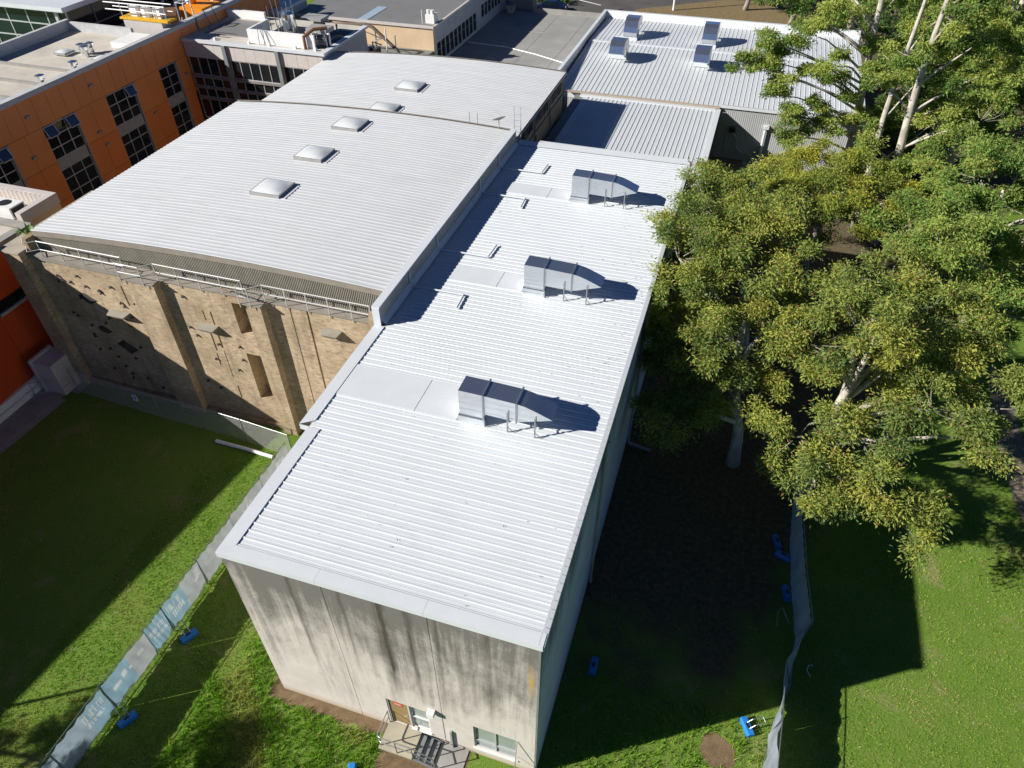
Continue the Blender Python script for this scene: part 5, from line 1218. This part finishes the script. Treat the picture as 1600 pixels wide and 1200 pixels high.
tree('tall_gum', (30.6, 53.6), (30.0, 51.6, 19.0), .48, [(28.8, 51.2, 12.6, 2.5), (32.6, 51.6, 13.8, 2.6), (30.6, 49.6, 9.6, 2.3), (29.4, 51.0, 17.0, 2.4), (33.6, 49.2, 10.4, 2.4)], 'thick trunked gum at the right picture edge with a lopped bright limb', 'green', seed=10, leaf=.25, per=75, group=TG)
tree('tall_gum', (36.4, 47.6), (35.6, 46.2, 15.0), .4, [(35.0, 45.6, 11.6, 3.0), (34.0, 43.0, 8.4, 2.6), (38.0, 47.0, 10.5, 3.0), (35.0, 41.0, 7.4, 2.6), (36.6, 38.0, 6.6, 2.6)], 'shaded tree in the far right corner beyond the tall gums', 'dark', seed=11, leaf=.27, per=70, group=TG)
BGp = 'background trees along the road'
bl_ = ['dark background tree behind the rear roof, nearest the street pole', 'dark background tree behind the rear roof, second from the street pole', 'dark background tree behind the rear roof, third from the street pole', 'dark background tree directly behind the tall gum trunks', 'background tree right of the tall gum trunks at the top edge', 'background tree in the top right corner of the picture', 'dark tree close behind the slim pale trunk', 'dark tree filling the gap right of the rear roof']
for i, (x, yv, z, r_) in enumerate(((11.5, 108, 7.5, 3.6), (18, 103, 7, 4.0), (25, 98, 7.5, 4.4), (30, 80, 9, 4.2), (36, 70, 9, 4.4), (43, 60, 9, 4.4), (27.5, 58, 6.5, 3.0), (29.5, 66, 7, 3.6))):
    tree('shade_tree', (x - .5, yv), (x, yv, z), .35, [(x, yv, z, r_), (x + r_ * .8, yv - 2, z - 1.2, r_ * .75), (x - r_ * .8, yv - 1, z - 1.5, r_ * .7), (x + 1, yv - 3, z - 2.5, r_ * .7)], bl_[i], 'dark', 'bark_grey', .36, 55, 20 + i, BGp, 4.0)
tree('shade_tree', (-14.8, -12.2), (-14.6, -12.0, 9), .3, [(-13.6, -12.4, 9.2, 2.0), (-16.2, -11.8, 9.6, 1.7), (-11.2, -13.4, 8.8, 1.5)], 'tree at the lower left that throws dappled shade on the grass by the fence', 'green', 'bark_grey', .24, 60, 31, 'trees at the lower left', 4.5)
tree('shade_tree', (-21.4, -12.4), (-21.2, -12.2, 8), .3, [(-21.0, -12.4, 8.4, 1.6), (-19.2, -13.4, 8.6, 1.4)], 'tree at the far lower left that throws soft shade across the lawn strip', 'green', 'bark_grey', .24, 60, 32, 'trees at the lower left', 4.5)
pbk = thing('palm_shrub', (-17.2, 103.4, 0), 'clump of bright green garden plants beyond the parked car', 'plants')
pm_ = MB()
for k in range(16):
    q = leaf_blades(-19.8 + k * .36, 103 + (k % 3) * .6, 0, 14, 1.3 + .3 * (k % 2), k, .07); pm_.add(q.v, q.f)
part(pbk, 'foliage', pm_, plain('garden_green', (.10, .19, .03), .6))

# ================================================================== GRASS
def grass(name, regions, tints, hmin, hmax, wid, blades, keep=None):
    V, T = [], []
    for (x0, x1, y0, y1, dens) in regions:
        n = int((x1 - x0) * (y1 - y0) * dens); x = nrg.uniform(x0, x1, n); yv = nrg.uniform(y0, y1, n)
        ok = ~((x > -.02) & (x < 11.1) & (yv > .05)); ok &= ~((x > 4.9) & (x < 8.4) & (yv > -1.7))
        ok &= ~((x > -.3) & (x < 5) & (yv > -.42 + .12 * np.sin(x * 5) + .1 * np.sin(x * 13)))
        ok &= (((x - 17.5) / .62) ** 2 + ((yv - 3.05) / .6) ** 2 > 1)
        thin = .5 + .5 * np.sin(x * .9 + 1.7 * np.sin(yv * .6)) * np.sin(yv * .8 + np.sin(x * .5)); ok &= nrg.random(n) < .55 + .5 * thin
        x = x[ok]; yv = yv[ok]; n = len(x)
        for b in range(blades):
            h = nrg.uniform(hmin, hmax, n) * (.75 + .4 * np.sin(x * 1.3 + yv) ** 2); t = nrg.uniform(0, 6.283, n); ln = nrg.uniform(.15, .9, n) * h; s_ = wid * nrg.uniform(.6, 1.3, n)
            bx = x + nrg.normal(0, .02, n); by = yv + nrg.normal(0, .02, n); q = nrg.uniform(0, 6.283, n)
            v = np.empty((n, 3, 3), np.float32)
            v[:, 0] = np.stack([bx - np.cos(q) * s_, by - np.sin(q) * s_, np.zeros(n)], 1); v[:, 1] = np.stack([bx + np.cos(q) * s_, by + np.sin(q) * s_, np.zeros(n)], 1)
            v[:, 2] = np.stack([bx + np.cos(t) * ln, by + np.sin(t) * ln, h], 1); V.append(v)
            k = nrg.random((n, 1)); c = tints[0] * (1 - k) + tints[1] * k; pn = np.sin(x * .7 + 2 * np.sin(yv * .45)) * np.sin(yv * .6 + 1.3 * np.sin(x * .5)) + .35 * np.sin(x * 2.3 + yv * 1.9) + nrg.normal(0, .18, n); k2 = np.clip((pn - .42) * 1.5, 0, .8)[:, None]; c = c * (1 - k2) + tints[2] * .85 * k2; d = nrg.random(n) < .09; c[d] = tints[2]; T.append(c * nrg.uniform(.75, 1.2, (n, 1)))
    v = np.concatenate(V); t = np.concatenate(T); n = len(v)
    me = bpy.data.meshes.new(name); me.vertices.add(n * 3); me.vertices.foreach_set('co', v.ravel()); me.loops.add(n * 3); me.loops.foreach_set('vertex_index', np.arange(n * 3, dtype=np.int32))
    me.polygons.add(n); me.polygons.foreach_set('loop_start', np.arange(0, n * 3, 3, dtype=np.int32))
    at = me.attributes.new('tint', 'FLOAT_COLOR', 'POINT'); c = np.ones((n, 3, 4), np.float32); c[:, :, :3] = t[:, None, :]; at.data.foreach_set('color', c.ravel())
    me.update(calc_edges=True); me.validate(); me.materials.append(M['blade'])
    o = bpy.data.objects.new(name, me); COL.objects.link(o); return o
A3 = [np.array(x) * 2.4 for x in ((.065, .128, .013), (.115, .185, .022), (.24, .20, .085))]
A4 = [np.array(x) * 2.0 for x in ((.065, .150, .010), (.125, .235, .018), (.24, .22, .08))]
A5 = [np.array(x) * 2.2 for x in ((.085, .148, .020), (.145, .20, .034), (.29, .24, .115))]
tag(grass('lawn_grass', [(-10.5, 0, -8, 12, 170), (0, 5, -8, -.3, 120), (5, 11, -8, -1.6, 60), (-21.5, -10.5, -4, 12, 30)], A3, .05, .12, .011, 3), 'short mown grass on the left lawn', 'grass', kind='stuff')
tag(grass('lawn_grass', [(11.1, 20, -3, 5.5, 120), (11.1, 20, 5.5, 9, 25), (20, 33, -2, 19, 130)], A5, .04, .10, .011, 3), 'short yellowish mown grass on the right lawn', 'grass', kind='stuff')
tag(grass('long_grass', [(-3.0, 4.8, -6.0, -.45, 75), (-2.2, -.1, -.4, 7, 60), (11.2, 19.2, -2, 4.6, 26), (4.8, 5.2, -2.5, -.9, 60)], A4, .12, .34, .014, 6), 'long unmown bright grass beside the concrete wall', 'grass', kind='stuff')
